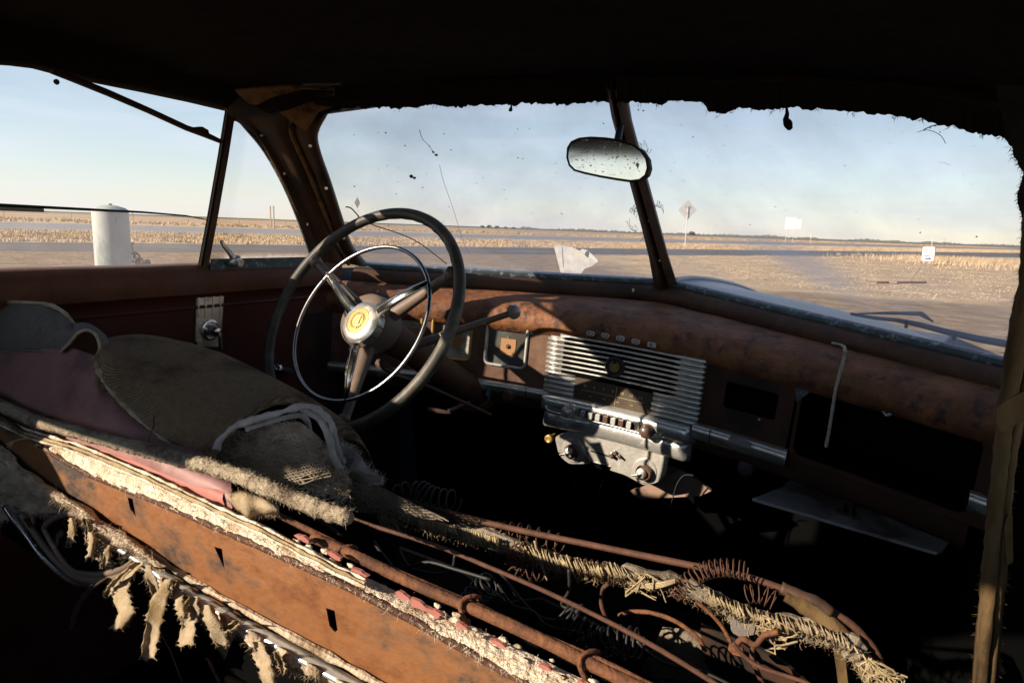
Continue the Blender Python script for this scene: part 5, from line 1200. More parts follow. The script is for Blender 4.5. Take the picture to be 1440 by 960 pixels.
seat.part('batting_fibres', hairs(sp, .007, .00045, .8), M['cream'], parent=cream, kind='stuff')
seat.part('loose_threads', join(*[tube(smooth_path([Y(40, 616, .37), Y(22, 619, .365), Y(8+k*2, 625+k*4, .36)], 4), .0005, 3) for k in range(3)]), M['twine'], parent=cream, kind='stuff')
# lumps of batting and red vinyl scraps between panel and tube, right of the tan flap
def lump(c, r, m, nm, parent=None, sq=(1.5, .8, .7), s=0):
    bm = bmesh.new(); bmesh.ops.create_icosphere(bm, subdivisions=2, radius=1)
    V = []
    for v in bm.verts:
        q = v.co; k = 1+.55*fbm(q*1.6+Vector((s*3.1, s, 0)), 1, 3)+.2*fbm(q*5+Vector((s, 0, 0)), 1, 2)
        V.append(c+Vector((q.x*sq[0], q.y*sq[1], q.z*sq[2]))*r*k)
    F = [tuple(v.index for v in f.verts) for f in bm.faces]; bm.free(); return V, F
MID = [(400, 752), (480, 795), (560, 832), (680, 892), (800, 950), (880, 985)]
for i in range(46):
    x = rnd(398, 880) if i > 12 else rnd(400, 500); y = lerp2(MID, x)+rnd(-12, 13)
    seat.part('batting_lump', lump(Y(x, y, .388), rnd(.0014, .0032), None, '', s=i), M['cream'] if rnd(0, 1) < .7 else M['batting'], smooth=True)
for x, y, w_, h_ in ((425, 757, 16, 6), (470, 782, 14, 6), (505, 806, 18, 6), (565, 838, 16, 8), (588, 850, 18, 9), (610, 862, 15, 8), (648, 880, 12, 6), (700, 905, 16, 6), (765, 938, 14, 5), (820, 962, 12, 5)):
    P = []
    for q in range(13):
        a = 2*PI*q/13; rr = 1+rnd(-.28, .25); ex_, ey_ = w_*.7*rr*math.cos(a), h_*.6*rr*math.sin(a); P.append((x+ex_, y+ey_+ex_*.47))
    seat.part('vinyl_scrap', prism([Y(a, b, .3835) for a, b in P], (0, .003, 0)), M['pink'])
# ---- rusty tube and rods along the seat back
def rod(pts, Yd, r, m='rustrod', nm='frame_rod', k=4, lb=None, w=.05, tp=None):
    P = [onY(x, y, Yd if not isinstance(Yd, (list, tuple)) else Yd[i]) for i, (x, y) in enumerate(pts)]
    P = smooth_path(P, k); R_ = r
    if tp: R_ = [r*(1-(1-tp)*i/(len(P)-1)) for i in range(len(P))]
    return seat.part(nm, tube(P, R_, 10, wob=w), M[m], smooth=True, label=lb)
rod([(440, 755), (510, 786), (574, 817), (712, 876), (834, 935), (886, 960), (960, 995)], .402, .0048, nm='frame_tube', lb='thick rusty tube behind the panel edge')
rod([(388, 722), (504, 779), (600, 822), (678, 855), (760, 893), (851, 932), (900, 957), (960, 985)], .406, .0028, lb='thinner rusty rod clipped above the tube')
for (x, y) in ((492, 781), (667, 853), (835, 932)):
    c = Y(x, y, .404); 
    ring = [c+Vector((.004*math.sin(a*2), math.cos(a)*.0105, math.sin(a)*.0105))+Vector((-.004, 0, -.003)) for a in [2*PI*k/16 for k in range(13)]]
    seat.part('wire_clip', tube(ring, .0019, 6, wob=.1), M['rustrod'], smooth=True)
rod([(470, 712), (504, 732), (608, 765), (678, 793), (782, 838), (900, 897), (1005, 960), (1040, 985)], .47, .0021, 'rustdark', lb='long slack wire crossing the hollow of the seat')
F_ROD = [(452, 669), (480, 680), (573, 706), (712, 741), (817, 763), (939, 788), (1043, 809), (1095, 826), (1147, 848), (1190, 872), (1215, 895), (1236, 925), (1246, 975)]
rod(F_ROD, .585, .0033, 'rustdark', lb='curved rusty rod outlining the front edge of the seat back')
rod([(1098, 826), (1125, 838), (1150, 848), (1168, 862)], .580, .0056, 'pillar', nm='metal_sleeve')
rod([(1105, 836), (1140, 856), (1175, 884), (1205, 915), (1225, 950), (1232, 975)], .578, .0070, 'strip', nm='cloth_binding', w=.2)
# ---- burlap wrapped border with twine, bright where sun reaches
BD = [(545, 706), (575, 722), (620, 738), (680, 752), (740, 772), (790, 790), (850, 800), (900, 806), (950, 815), (1000, 838), (1040, 858), (1090, 872), (1150, 884), (1190, 900), (1215, 925), (1235, 955), (1240, 980)]
bp3 = smooth_path([onY(x, y+3, .575) for x, y in BD], 5)
nB = len(bp3)
seat.part('burlap_border', tube(bp3, [(.0085+.0030*fbm((i*.37, 0, 0)))*(.8 if i < 12 else 1) for i in range(nB)], 9, wob=.25), M['burlap'])
gs = []
for i in range(6, nB-2):
    for q in range(26):
        a = rnd(-2.4, .9); d = Vector((rnd(-.5, .5), math.sin(a)-.2, math.cos(a)*.5)); p = bp3[i].lerp(bp3[i+1], rnd(0, 1))
        o = Vector((0, -math.cos(a), math.sin(a)))*.0095; gs.append(hair(p+o, Vector((rnd(-1, 1), -math.cos(a)*.6, math.sin(a)-.4)), rnd(.004, .012), .0006, 1.2, 5))
seat.part('border_fray', join(*gs), M['twine'], kind='stuff')
def at_px(pts, Yd=.57): return [onY(x, y, Yd) for x, y in pts]
# stitches: short hanging loops of thick twine
gs = []
for (xa, xb) in ((545, 575), (590, 640), (652, 700)):
    x = xa
    while x < xb:
        y = lerp2(BD, x); top_ = onY(x, y-2, .56); ln = rnd(8, 20)
        gs.append(tube(smooth_path([top_, onY(x+rnd(-1, 2), y+ln*.5, .556), onY(x+rnd(-3, 4), y+ln, .56)], 3), rnd(.0010, .0017), 5, wob=.2)); x += rnd(2.2, 3.6)
seat.part('twine_loops', join(*gs), M['twine'], kind='stuff')
gs = []
for (xa, xb, st) in ((735, 880, 3.2), (1000, 1150, 4.2), (1150, 1240, 6)):
    x = xa
    while x < xb:
        y = lerp2(BD, x)+3; h_ = 13
        h_ *= rnd(.75, 1.1); sk = rnd(-5, 7); gs.append(tube(smooth_path([onY(x-3, y-h_, .575), onY(x-1+sk*.3, y-h_*.4, .5605), onY(x+3+sk*.7, y+h_*.5, .559), onY(x+5+sk, y+h_+rnd(0, 5), .57)], 3), rnd(.0005, .0011), 4, wob=.25)); x += st*rnd(.4, 1.6)
seat.part('twine_lashing', join(*gs), M['twine'], kind='stuff')
# loose knotted bundles of twine
for cx, cy, n_, L_ in ((548, 728, 26, 20), (1080, 880, 16, 22), (905, 815, 16, 16), (1230, 940, 30, 26)):
    gs = []
    for k in range(n_):
        a = onY(cx+rnd(-9, 9), cy+rnd(-9, 6), .565); gs.append(tube(smooth_path([a, a+Vector((rnd(-.01, .01), -.006, rnd(-.004, .008))), a+Vector((rnd(-.012, .02), rnd(-.008, 0), rnd(-.015, .003))), a+Vector((rnd(-.012, .022), 0, -rnd(.0, L_*.001)))], 4), rnd(.0005, .0009), 4, wob=.2))
    seat.part('knotted_twine', join(*gs), M['twine'], kind='stuff')
seat.part('twine_end', join(*[tube(smooth_path(at_px([(950, 815+k), (925, 820+k*2), (900, 823+k), (880, 832+k*2)], .56), 4), .0011, 4, wob=.2) for k in range(4)]), M['twine'], kind='stuff')
# ---- coil springs
def coil(pts, Yd, R, turns, r, m='rustdark', nm='coil_spring', lb=None):
    return seat.part(nm, helix(smooth_path([onY(x, y, Yd) for x, y in pts], 3), R, turns, r, 5, 12), M[m], smooth=True, label=lb)
coil([(737, 800), (733, 785), (728, 770), (742, 765)], .562, .009, 6, .0008, lb='tight coil hooked round the bright border')
coil([(735, 775), (722, 785), (735, 803), (760, 803)], .560, .0095, 9, .0009)
coil([(770, 800), (810, 795), (840, 800), (870, 812)], .566, .008, 11, .0007, 'rustdark')
coil([(950, 835), (965, 820), (990, 803), (1020, 798), (1050, 803)], .57, .008, 17, .0007, lb='arched coil spring standing over the front rod')
coil([(1050, 835), (1070, 835), (1090, 845)], .57, .008, 5, .0006)
coil([(590, 690), (610, 700), (640, 705)], .60, .013, 6, .0011, 'wire')
coil([(560, 695), (580, 690), (600, 700)], .61, .012, 4, .0011, 'rustdark')
coil([(700, 745), (740, 750), (790, 765)], .605, .010, 8, .001, 'rustdark')
coil([(790, 858), (805, 875), (830, 895), (850, 905)], .50, .011, 7, .0012, 'wire')
coil([(690, 820), (670, 835), (655, 855)], .48, .011, 6, .0011, 'wire')
coil([(820, 920), (860, 900), (900, 905)], .50, .012, 8, .0011, 'wire')
# spring wires that curve down into the hollow
for pts, Yd, r, m in (([(870, 865), (885, 860), (915, 861), (950, 873), (980, 895), (992, 915)], .54, .0020, 'rustrod'),
                      ([(978, 845), (995, 858), (1015, 880), (1028, 903)], .56, .0018, 'rustrod'),
                      ([(856, 820), (846, 830), (846, 850), (853, 870)], .56, .0022, 'rustdark'),
                      ([(1095, 888), (1075, 893), (1062, 906), (1045, 898), (1036, 905)], .555, .0026, 'rustrod'),
                      ([(1060, 905), (1058, 925), (1070, 955), (1085, 985)], .555, .0022, 'rustdark'),
                      ([(1030, 903), (1050, 925), (1075, 940), (1130, 958), (1160, 975)], .54, .0018, 'rustdark'),
                      ([(700, 800), (730, 840), (760, 868), (800, 870), (818, 850)], .50, .0017, 'wire'),
                      ([(690, 815), (640, 800), (600, 790), (560, 800), (540, 782), (525, 760)], .47, .0017, 'wire'),
                      ([(700, 820), (720, 850), (750, 860), (770, 880), (820, 890)], .49, .0016, 'wire'),
                      ([(800, 800), (800, 830), (790, 850), (815, 860)], .53, .0016, 'wire'),
                      ([(560, 770), (580, 800), (630, 805), (640, 780)], .49, .0017, 'wire'),
                      ([(895, 900), (930, 930), (990, 945), (1050, 975)], .50, .0015, 'wire'),
                      ([(400, 700), (430, 720), (455, 735), (480, 752)], .45, .0014, 'wire'),
                      ([(752, 760), (758, 785), (770, 815)], .565, .0014, 'twine')):
    rod(pts, Yd, r, m, nm='spring_wire', k=5, w=.06)
seat.part('clamp_plate', prism(at_px([(1025, 905), (1045, 912), (1046, 924), (1030, 920), (1023, 914)], .552), (0, .005, 0)), M['rustrod'], bevel=.001)
seat.part('bracket_flap', prism(at_px([(1026, 868), (1050, 876), (1082, 884), (1060, 892), (1040, 895), (1028, 888)], .566), (0, .004, 0)), M['grey'])
seat.part('wood_slat', prism(at_px([(1170, 900), (1186, 905), (1192, 955), (1196, 990), (1182, 990), (1176, 940)], .59), (0, .02, 0)), M['strip'])
# dim scraps lying inside the hollow
for pts, m in (([(560, 770), (640, 800), (720, 850), (700, 880), (620, 850), (560, 810)], 'burlap'), ([(690, 850), (760, 842), (840, 880), (880, 930), (800, 910), (740, 880)], 'body_in'),
               ([(540, 700), (600, 712), (690, 745), (735, 765), (700, 775), (600, 745), (545, 722)], 'burlap'), ([(985, 880), (1040, 900), (1100, 930), (1150, 975), (1020, 975), (990, 930)], 'body_in'), ([(930, 885), (985, 890), (1000, 960), (900, 950)], 'burlap')):
    seat.part('lining_scrap', prism([onY(x, y, .60) for x, y in pts], (0, .004, .001)), M[m])
# inner black lining that closes the hollow below
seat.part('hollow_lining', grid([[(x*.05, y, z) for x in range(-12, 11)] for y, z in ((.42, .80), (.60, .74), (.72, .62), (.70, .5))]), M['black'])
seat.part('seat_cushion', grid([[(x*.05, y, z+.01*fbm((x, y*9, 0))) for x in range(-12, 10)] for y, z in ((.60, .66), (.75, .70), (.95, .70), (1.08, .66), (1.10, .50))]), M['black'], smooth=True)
# ---- wool welting roll
WL = [(-60, 535), (0, 569), (30, 583), (60, 595), (100, 605), (151, 619), (200, 631), (242, 643), (280, 652), (302, 659), (340, 671), (371, 684), (400, 697), (427, 708), (460, 719), (494, 729)]
wp_ = smooth_path([onY(x, y, .378) for x, y in WL], 7)
nW = len(wp_)
def knobbly(P, r, n, amp, sc, tw=0):
    r = r if isinstance(r, list) else [r]*len(P)
    T = tube(P, r, n); V = []
    for i, v in enumerate(T[0]):
        k = min(i//n, len(P)-1); c = P[k]; d = Vector(v)-c
        f = 1+amp*fbm((Vector(v)*sc), 1, 5)+.035*math.sin(tw*k+(i % n)/n*2*PI)
        V.append(c+d*f)
    return V, T[1]
P2 = []
for i in range(len(wp_)-1):
    for k in range(3): P2.append(wp_[i].lerp(wp_[i+1], k/3))
P2.append(wp_[-1])
welt = seat.part('welting_roll', knobbly(P2, [.0070+.0010*fbm((i*.03, 7, 0))-(.004*max(0, (i-len(P2)+6)/6)) for i in range(len(P2))], 14, .22, 130, .75), M['welt'], smooth=True, label='long grey wool roll lying across the vinyl, ending in a frayed tip')
sp = []
for _ in range(2600):
    i = random.randrange(len(P2)-1); a = rnd(-.6, 2.6); o = Vector((0, -math.cos(a), math.sin(a))); sp.append((P2[i].lerp(P2[i+1], rnd(0, 1))+o*.0070, o+Vector((.9, 0, -.3))))
seat.part('welting_fibres', hairs(sp, .0038, .0005, .6), M['welt'], parent=welt, kind='stuff')
# ---- mauve vinyl panel on the back of the seat
VT = [(-60, 488), (0, 490), (60, 488), (100, 488), (135, 500), (150, 530), (175, 560), (205, 590), (240, 615), (300, 645), (330, 668), (400, 700)]
VB = [(-60, 560), (0, 600), (37, 604), (112, 626), (210, 667), (300, 710), (330, 724), (400, 760)]
rows = []
for i in range(86):
    x = -50+i*4.4; 
    if x > 326: break
    yt, yb = lerp2(VT, x), lerp2(VB, x); r = []
    for k in range(15):
        t_ = k/14; yy = .425-.032*t_-.010*math.sin(PI*t_); p = onY(x, yt+(yb-yt)*t_, yy)
        p += Vector((0, -1, .2))*(.0035*fbm((p.x*7, p.z*9, 0), 1, 3)+.0012*fbm((p.x*40, p.z*18, 3), 1, 2)); r.append(p)
    rows.append(r)
vin = seat.part('vinyl_back', grid(rows), M['vinyl'], smooth=True, label='creased mauve vinyl on the back of the driver side')
seat.part('vinyl_crack', tube([onY(x, y, .398) for x, y in ((217, 585), (216, 600), (211, 612), (208, 622))], .0009, 4), M['wire'], parent=vin)
seat.part('lower_vinyl', bumpy([(142, 628), (200, 648), (260, 670), (322, 694)], [(142, 634), (200, 660), (260, 688), (322, 716)], .398, .392, [142+i*6 for i in range(30)], 4, .0015, 30, .003), M['pink'], parent=vin, smooth=True)
# ---- mouse brown wool cover, a bulging roll, open at its right end
def arch(sx):                    # section of the mound at station sx 0..1 (left..right)
    tl = [(150, 479), (175, 472), (200, 470), (260, 480), (330, 506), (400, 545), (450, 580), (478, 610)]
    bl = [(138, 508), (150, 535), (178, 562), (205, 590), (240, 617), (275, 640), (297, 652), (300, 655)]
    return tl, bl
TLm = smooth_path([Vector((x, y, 0)) for x, y in [(148, 478), (170, 473), (200, 471), (240, 476), (290, 491), (345, 517), (400, 547), (445, 577), (472, 602), (486, 628)]], 5)
BLm = smooth_path([Vector((x, y, 0)) for x, y in [(136, 500), (140, 518), (150, 538), (172, 563), (200, 590), (228, 612), (254, 630), (276, 643), (292, 652), (298, 655)]], 5)
rows = []
nS = len(TLm)
for i in range(nS):
    f = i/(nS-1); r = []
    for k in range(30):
        t_ = k/29
        if t_ < .74:
            u = t_/.74; bow = math.sin(PI*u)**.8
            x = BLm[i].x+(TLm[i].x-BLm[i].x)*u; y = BLm[i].y+(TLm[i].y-BLm[i].y)*(u**(1+.4*(1-f)))-84*f**3*bow
            p = onY(x, y, .408+.018*f+(.092+.075*f)*u-.022*math.sin(PI*u)*(1-f))
            top = p
        else:
            u = (t_-.74)/.26; p = Vector((top.x+.01*u, top.y+.075*math.sin(u*PI/2), top.z-.15*(1-math.cos(u*PI/2))))
        p += Vector((.2, -.6, .6))*(.0030*fbm((p.x*9, p.y*9, p.z*9), 1, 3)+.0014*fbm((p.x*34, p.y*30, 1), 1, 2)); r.append(p)
    rows.append(r)
wool = seat.part('wool_cover', grid(rows), M['wool'], smooth=True, label='ribbed mouse brown wool cover bulging over the top of the seat', solid=.003)
edge_back = [r[0] for r in rows]
sp = [(p.lerp(q, rnd(0, 1)), Vector((-.3, -1, -.6))) for p, q in zip(edge_back, edge_back[1:]) for _ in range(16)]
seat.part('wool_fray', hairs(sp, .008, .0006, .5), M['batting'], parent=wool, kind='stuff')
seat.part('torn_hem', tube([p+Vector((0, -.002, -.001)) for p in edge_back[3:-6]], .0022, 5, wob=.6), M['batting'], parent=wool)
endr = rows[-1]; ec = (endr[0]+endr[18])*.5
sp = [(p.lerp(q, rnd(0, 1)), Vector((.6, -.6, rnd(-1, .6)))) for p, q in zip(endr[:20], endr[1:21]) for _ in range(30)]
seat.part('wool_fray', hairs(sp, .010, .0006, .6), M['wool'], parent=wool, kind='stuff')
# white folded lining rimming the open end
rim_px = [(303, 632), (312, 616), (330, 600), (352, 592), (375, 586), (400, 578), (425, 571), (445, 575), (462, 590), (470, 610), (476, 634), (482, 650)]
rp_ = smooth_path([onY(x, y, .425+.10*(i/11)) for i, (x, y) in enumerate(rim_px)], 5)
lin = seat.part('folded_lining', knobbly(rp_, [.0036+.0026*fbm((i*.22, 3, 0)) for i in range(len(rp_))], 10, .5, 90), M['white_cloth'], smooth=True, label='pale folded lining rimming the open end of the wool cover')
rp2 = smooth_path([onY(x, y, .455+.10*(i/7)) for i, (x, y) in enumerate([(345, 604), (370, 596), (398, 588), (420, 584), (432, 592), (436, 608), (440, 630), (455, 645)])], 5)
seat.part('lining_fold', knobbly(rp2, .0030, 8, .3, 60), M['white_cloth'], parent=lin, smooth=True)
rp3 = smooth_path([onY(x, y, .50) for x, y in [(425, 574), (450, 590), (463, 615), (468, 640), (478, 660)]], 5)
seat.part('lining_fold', knobbly(rp3, .0040, 8, .3, 60), M['white_cloth'], parent=lin, smooth=True)
# stuffing inside the opening: wadding with fibres, then burlap mesh below
pts_w = [(308, 636), (330, 612), (370, 600), (405, 592), (430, 600), (445, 630), (470, 655), (440, 668), (400, 655), (350, 650)]
rows = []
for i in range(22):
    t_ = i/21; r = []
    for k in range(14):
        u = k/13; x = 305+185*t_; ytop = lerp2([(300, 640), (330, 608), (375, 598), (425, 592), (450, 615), (475, 640), (495, 660)], x); ybot = lerp2([(300, 655), (360, 672), (430, 690), (495, 700)], x)
        p = onY(x, ytop+(ybot-ytop)*u, .47+.05*t_-.03*u); p += Vector((0, -1, .4))*(.010*fbm((x*.05, u*5, 0), 1, 4)); r.append(p)
    rows.append(r)
wad = seat.part('wadding', grid(rows), M['batting'], smooth=True, label='matted wadding spilling from the open end')
sp = [(r[k]+Vector((0, -.002, 0)), Vector((rnd(-.6, .6), -1, rnd(-.5, .5)))) for r in rows for k in range(14) for _ in range(5)]
seat.part('wadding_fibres', hairs(sp, .022, .0008, .7, seg=5), M['cream'], parent=wad, kind='stuff')
def mesh_cloth(corners, nu, nv, Yd, r, m, nm, jit=1.3, lb=None):
    (x0, y0), (x1, y1), (x2, y2), (x3, y3) = corners; gs = []
    def strand(P):
        if len(P) > 2: gs.append(tube(P, r, 4))
    def at(u, v): 
        x = (x0*(1-u)+x1*u)*(1-v)+(x3*(1-u)+x2*u)*v; y = (y0*(1-u)+y1*u)*(1-v)+(y3*(1-u)+y2*u)*v
        return onY(x+rnd(-jit, jit), y+rnd(-jit, jit), Yd+.004*math.sin(u*9+v*5))
    for i in range(nu+1): strand([at(i/nu, k/6) for k in range(7) if rnd(0, 1) < .90])
    for i in range(nv+1): strand([at(k/8, i/nv) for k in range(9) if rnd(0, 1) < .90])
    return seat.part(nm, join(*gs), M[m], label=lb)
mesh_cloth([(318, 650), (425, 618), (466, 668), (372, 694)], 26, 14, .440, .0006, 'burlap', 'burlap_mesh', lb='open weave mesh below the wadding')
mesh_cloth([(446, 664), (540, 688), (632, 732), (478, 716)], 34, 12, .545, .0007, 'burlap', 'burlap_mesh', lb='grey net stretched towards the bright twine')
seat.part('rust_block', prism([onY(x, y, .50) for x, y in ((437, 668), (462, 662), (470, 672), (460, 682), (440, 680))], (0, .02, 0)), M['rustrod'], bevel=.002)
# ragged whitish cloth tail
TAIL_T = [(460, 612), (480, 620), (500, 632), (512, 650), (525, 662), (537, 672)]; TAIL_B = [(455, 655), (470, 665), (490, 668), (505, 678), (520, 684), (537, 680)]
rows = []
for i in range(24):
    x = 458+79*i/23; a_, b_ = lerp2(TAIL_T, x)+2.4*rnd(-1, 1), lerp2(TAIL_B, x)+1.5*rnd(-1, 1); rows.append([onY(x, a_+(b_-a_)*k/6, .53+.01*math.sin(k*1.3+i*.5)) for k in range(7)])
tl_ = seat.part('ragged_tail', grid(rows), M['white_cloth'], smooth=True, label='torn whitish cloth tail beside the wool cover')
sp = [(r[0], Vector((.6, -.2, 1))) for r in rows for _ in range(9)]+[(p, Vector((1, -.3, .2))) for p in rows[-1] for _ in range(10)]
seat.part('tail_threads', hairs(sp, .007, .0006, .6), M['white_cloth'], parent=tl_, kind='stuff')
# ---- grey cloth flap at the far left, curling up
GT = [(-60, 426), (0, 425), (60, 427), (88, 438), (100, 452), (112, 462), (126, 462), (140, 470), (152, 479)]
GB = [(-60, 497), (0, 496), (45, 493), (70, 497), (84, 496), (100, 480), (112, 469), (126, 465), (136, 472), (141, 486), (152, 481)]
rows = []
for i in range(60):
    x = -50+i*3.15; 
    if x > 112: break
    yt, yb = lerp2(GT, x), lerp2(GB, x); r = []
    for k in range(13):
        t_ = k/12; p = onY(x, yt+(yb-yt)*t_, .455-.030*t_-.014*math.sin(PI*t_)); r.append(p+Vector((0, -1, .3))*(.004*fbm((p.x*10, p.z*14, 5), 1, 3)))
    rows.append(r)
gc = seat.part('grey_flap', grid(rows), M['grey'], smooth=True, label='grey cloth flap draped over the left end of the seat', solid=.0015)
seat.part('flap_seam', tube(smooth_path([onY(x, y, .452) for x, y in GT[:-2]], 3), .003, 6, wob=.2), M['batting'], parent=gc)
seat.part('flap_hem', tube(smooth_path([onY(x, y, .424) for x, y in GB[:6]], 3), .0022, 6), M['grey'], parent=gc)
# the curl: a small cone-like fold
cu_t = smooth_path([onY(x, y, .415) for x, y in ((84, 496), (98, 482), (110, 468), (122, 464), (132, 468), (138, 478), (140, 490), (135, 502))], 4)
cu_b = smooth_path([onY(x, y, .46) for x, y in ((86, 470), (96, 462), (108, 455), (122, 455), (136, 462), (148, 472), (152, 484), (146, 494))], 4)
seat.part('curled_fold', grid([[a.lerp(b, k/5)+Vector((0, 0, .003*math.sin(PI*k/5))) for k in range(6)] for a, b in zip(cu_t, cu_b)]), M['grey'], parent=gc, smooth=True, solid=.0015)
seat.part('fold_lip', tube(cu_t, .0018, 6), M['batting'], parent=gc)
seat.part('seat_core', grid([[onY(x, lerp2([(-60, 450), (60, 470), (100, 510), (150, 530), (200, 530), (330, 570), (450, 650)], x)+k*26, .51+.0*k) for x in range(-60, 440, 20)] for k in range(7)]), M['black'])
# ---- tan cloth scrap folded over the edge
rows = []
for i in range(18):
    x = 322+70*i/17; yt, yb = lerp2([(322, 694), (340, 690), (365, 697), (392, 713)], x)+rnd(-1, 1), lerp2([(322, 702), (335, 718), (352, 730), (370, 722), (392, 722)], x)+rnd(-1.5, 1.5)
    rows.append([onY(x, yt+(yb-yt)*k/6, .392-.010*math.sin(PI*k/6)+.002*math.sin(i*.8)) for k in range(7)])
ts = seat.part('tan_scrap', grid(rows), M['rag'], smooth=True, solid=.0015, label='tan wool scrap folded over the panel edge')
sp = [(r[-1], Vector((.1, -.3, -1))) for r in rows for _ in range(10)]+[(r[0], Vector((0, -.3, 1))) for r in rows for _ in range(3)]
seat.part('scrap_fringe', hairs(sp, .006, .0006, .5), M['rag'], parent=ts, kind='stuff')
# ---- fluffy stuffing and ash pocket at lower left
FT = [(-60, 560), (0, 625), (40, 660), (71, 684), (110, 705), (150, 735), (187, 757), (230, 795)]; FB = [(-60, 700), (0, 733), (20, 722), (60, 722), (85, 722), (120, 745), (150, 785), (190, 792), (230, 808)]
rows = []
for i in range(75):
    x = -50+i*3.75; yt, yb = lerp2(FT, x), max(lerp2(FB, x), lerp2(FT, x)+4); r = []
    for k in range(19):
        t_ = k/18; p = onY(x, yt+(yb-yt)*t_, .372-.014*math.sin(PI*min(1, t_*1.2+.1))); p += Vector((0, -1, .4))*(.0065*fbm((x*.045, t_*6, 4), 1, 5)); r.append(p)
    rows.append(r)
fl_ = seat.part('stuffing', grid(rows), M['batting'], smooth=True, label='dusty fluffed stuffing below the left end of the rusty panel')
sp = [(p, Vector((rnd(-.7, .7), -.7, rnd(-.9, .3)))) for r in rows for p in r for _ in range(3)]
sp += [(r[-1], Vector((rnd(-.3, .3), -.2, -1))) for r in rows for _ in range(12)]
seat.part('stuffing_fibres', hairs(sp, .009, .0005, .5), M['batting'], parent=fl_, kind='stuff')
ash_o = [(22, 742), (30, 728), (60, 722), (100, 700), (150, 735), (205, 800), (185, 806), (150, 812), (120, 812), (98, 806), (70, 785)]
hole_ = [(62, 742), (72, 731), (95, 722), (120, 726), (150, 745), (182, 775), (184, 792), (150, 806), (118, 806), (100, 800), (80, 775)]
pk = seat.part('ash_pocket', prism([onY(x, y, .372) for x, y in ash_o], (0, .03, 0)), M['body_in'], label='dark rounded ash pocket under the stuffing')
hs = smooth_path([onY(x, y, .366) for x, y in hole_+hole_[:1]], 4)[:-1]
seat.part('pocket_rim', tube(hs, .0035, 8, closed=True), M['spoke'], parent=pk, smooth=True)
hs2 = smooth_path([onY(x, y, .362) for x, y in ((8, 712), (20, 730), (38, 752), (60, 782), (85, 806), (110, 822), (135, 824))], 4)
seat.part('pocket_trim', tube(hs2, .0042, 8), M['chrome'], parent=pk, smooth=True)
hs3 = smooth_path([onY(x, y, .364) for x, y in ((30, 722), (44, 742), (66, 772), (90, 798), (112, 812), (150, 815), (180, 806))], 4)
seat.part('pocket_trim', tube(hs3, .004, 8), M['spoke'], parent=pk, smooth=True)
seat.part('pocket_tab', prism([onY(x, y, .361) for x, y in ((26, 730), (42, 727), (46, 738), (38, 746))], (0, .004, 0)), M['chrome'], parent=pk)
seat.part('pocket_hollow', prism([onY(x, y, .3665) for x, y in hole_], (0, .002, 0)), M['black'], parent=pk)
# ---- hanging rags
def rag(path, wpx, nm='hanging_rag', m='rag', Yd=.352, tw=0, lb=None):
    P = smooth_path([Vector((x, y, 0)) for x, y in path], 7); rows = []; n_ = len(P); ph0 = rnd(0, 6)
    for i, p in enumerate(P):
        t_ = i/(n_-1); w_ = 1.25*wpx*(.45+.65*min(1, t_*3))*(1+.25*fbm((i*.4, ph0, 0))); 
        e0, e1 = rnd(-1.2, 1.2), rnd(-1.2, 1.2); r = []
        for k in range(7):
            u = -1+2*k/6; dx_ = u*w_*.5*(1-.25*t_)+(e0*1.8 if k == 0 else e1*1.8 if k == 6 else 0)
            r.append(onY(p.x+dx_, p.y+(rnd(-4, 4) if i == n_-1 else 0), Yd+.006*(u*u-.5)*math.cos(ph0+t_*2)-.005*math.sin(t_*4+ph0)))
        rows.append(r)
    o = seat.part(nm, grid(rows), M[m], smooth=True, solid=.0008, label=lb)
    sp = [(r[j], Vector((s__, -.1, -.5))) for r in rows for j, s__ in ((0, -1), (6, 1)) for _ in range(2)]+[(q, Vector((0, -.1, -1))) for q in rows[-1] for _ in range(5)]
    seat.part('rag_fringe', hairs(sp, .0035, .0004, .8), M[m], parent=o, kind='stuff')
rag([(196, 790), (180, 806), (168, 826), (172, 845), (178, 862), (164, 884)], 20, lb='leftmost thick tan rag, bent at its middle')
rag([(182, 800), (165, 815), (155, 828), (150, 838)], 9)
rag([(208, 794), (212, 812), (219, 830), (222, 846)], 12)
rag([(238, 814), (226, 838), (218, 864), (214, 890), (207, 926)], 20, lb='longest tan rag, reaching lowest')
rag([(246, 816), (250, 836), (254, 852), (258, 866)], 12)
rag([(272, 838), (268, 858), (264, 880), (262, 906)], 19, lb='blunt tan rag right of the longest one')
rag([(292, 850), (298, 872), (306, 892), (312, 908)], 17)
rag([(334, 872), (326, 880), (318, 888)], 12)
rag([(362, 902), (368, 925), (376, 945), (384, 975)], 18, lb='rag hanging furthest right')
rag([(388, 915), (395, 930), (398, 942)], 8)
rag([(150, 812), (128, 828), (112, 852), (102, 884)], 10, m='body_in', nm='dark_tatter')
rag([(100, 728), (102, 745), (98, 764)], 9); rag([(128, 748), (130, 762), (126, 784)], 9); rag([(155, 766), (150, 778), (146, 794)], 8)
for x0, y0, x1, y1 in ((130, 775, 140, 786), (118, 728, 122, 760)): rag([(x0, y0), ((x0+x1)/2+2, (y0+y1)/2), (x1, y1)], 5)
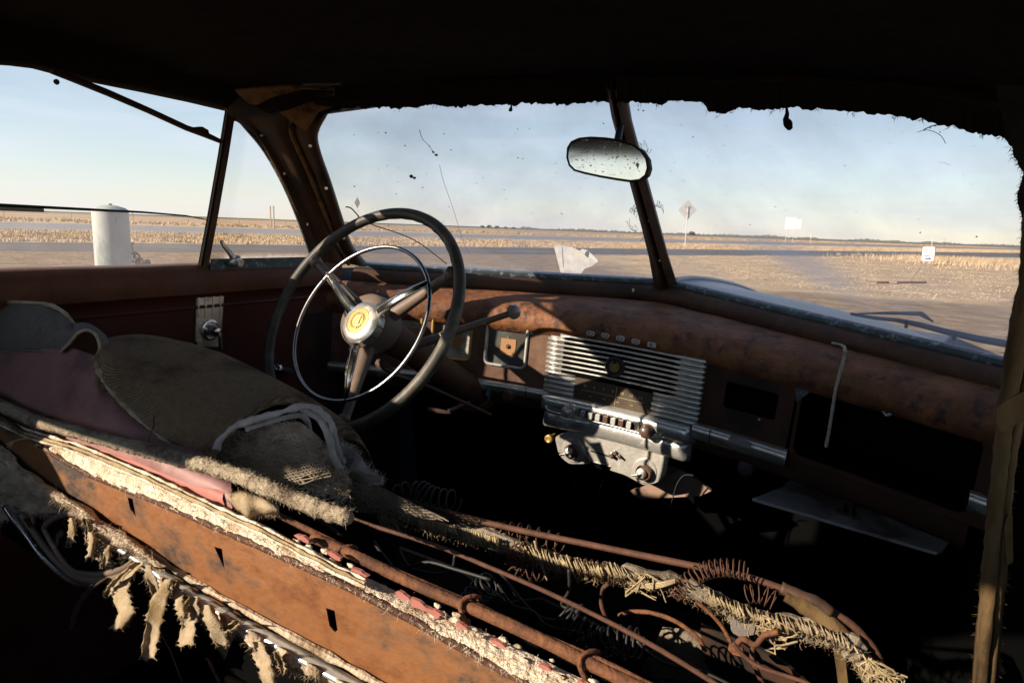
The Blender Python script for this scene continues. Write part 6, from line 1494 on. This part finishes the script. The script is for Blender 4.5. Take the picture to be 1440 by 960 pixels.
# lining cloth between the rags
rows = []
for i in range(70):
    x = 205+i*4.6; yt = lerp2([(200, 787), (244, 818), (337, 873), (480, 953), (600, 1020)], x)+5; ln = 13+12*fbm((x*.035, 2, 0), 1, 4)+6*rnd(0, 1)
    rows.append([onY(x, yt+max(3, ln)*k/3, .362+.004*math.sin(i*.7)) for k in range(4)])
fr = seat.part('torn_lining', grid(rows), M['batting'], solid=.001, label='torn lining edge hanging under the chrome strip')
sp = [(r[-1], Vector((rnd(-.2, .2), -.1, -1))) for r in rows for _ in range(14)]
seat.part('lining_fringe', hairs(sp, .008, .0005, .45), M['rag'], parent=fr, kind='stuff')
for pts, r in (([(270, 890), (290, 920), (312, 965)], .0022), ([(305, 915), (345, 942), (380, 965)], .003), ([(313, 912), (350, 930), (372, 948)], .0018), ([(225, 888), (240, 915), (256, 958)], .0010), ([(320, 953), (345, 965)], .005)):
    rod(pts, .44, r, 'rustrod', nm='spring_wire', k=3)

# ================================================================ HANGING STRIP BY THE RIGHT DOORWAY
hsx = Thing('hanging_windlace', 'ragged yellowish brown cloth strip hanging down the right edge of the view', 'cloth strip', onY(1380, 900, .5))
LE = [(1443, 290), (1438, 340), (1434, 400), (1422, 450), (1412, 520), (1404, 575), (1398, 640), (1392, 700), (1386, 760), (1380, 820), (1374, 890), (1366, 980)]
RE = [(1470, 290), (1466, 340), (1466, 400), (1462, 450), (1456, 520), (1440, 580), (1430, 625), (1424, 680), (1418, 740), (1414, 800), (1408, 860), (1398, 980)]
le = smooth_path([Vector((x, y, 0)) for x, y in LE], 6); re_ = smooth_path([Vector((x, y, 0)) for x, y in RE], 6)
rows = []
for i, (a, b) in enumerate(zip(le, re_)):
    r = []
    for k in range(13):
        t_ = k/12; o = .006*abs(math.sin(t_*PI*2))+.003*math.sin(t_*9)+.003*fbm((i*.25, t_*3, 0)); e = rnd(-1.5, 1.5) if k in (0, 12) else 0
        r.append(onY(a.x+(b.x-a.x)*t_+e, a.y+(b.y-a.y)*t_, .50-o))
    rows.append(r)
hsx.part('strip', grid(rows), M['strip'], smooth=True, solid=.002)
hsx.part('piping', tube([r[4]+Vector((0, -.005, 0)) for r in rows], .0035, 8, wob=.1), M['strip'], smooth=True)
hsx.part('torn_flap', prism([onY(x, y, .485) for x, y in ((1400, 592), (1402, 574), (1416, 562), (1445, 548), (1475, 545), (1475, 580), (1440, 592), (1426, 598), (1422, 612), (1408, 606))], (0, .002, 0)), M['strip'])
hsx.part('torn_flap', prism([onY(x, y, .488) for x, y in ((1412, 740), (1418, 722), (1424, 725), (1425, 790), (1416, 795))], (0, .002, 0)), M['strip'])
sp = [(r[0], Vector((-1, -.3, -.4))) for r in rows for _ in range(3)]+[(r[12], Vector((1, -.3, -.4))) for r in rows for _ in range(4)]
hsx.part('strip_fray', hairs(sp, .004, .0005, .5), M['strip'], kind='stuff')
# black ragged headliner hanging above the strip, upper right corner
rows = []
for i in range(60):
    y = 120+i*4.6; x = lerp2([(120, 1400), (190, 1416), (205, 1424), (222, 1427), (245, 1440), (262, 1433), (285, 1430), (300, 1436), (340, 1440), (400, 1440)], y)+3.5*fbm((y*.09, 1, 0), 1, 5)+rnd(-1, 1)
    rows.append([onY(x, y, .52), onY(x+25, y, .52), onY(1520, y, .52)])
car.part('hanging_headliner', grid(rows), M['head'], solid=.002, label='ragged dark cloth edge at the upper right corner')
sp = [(r[0], Vector((-1, 0, -.9))) for r in rows for _ in range(3)]
car.part('frayed_threads', hairs(sp, .004, .0005, 1.0, seg=4), M['head'], kind='stuff')
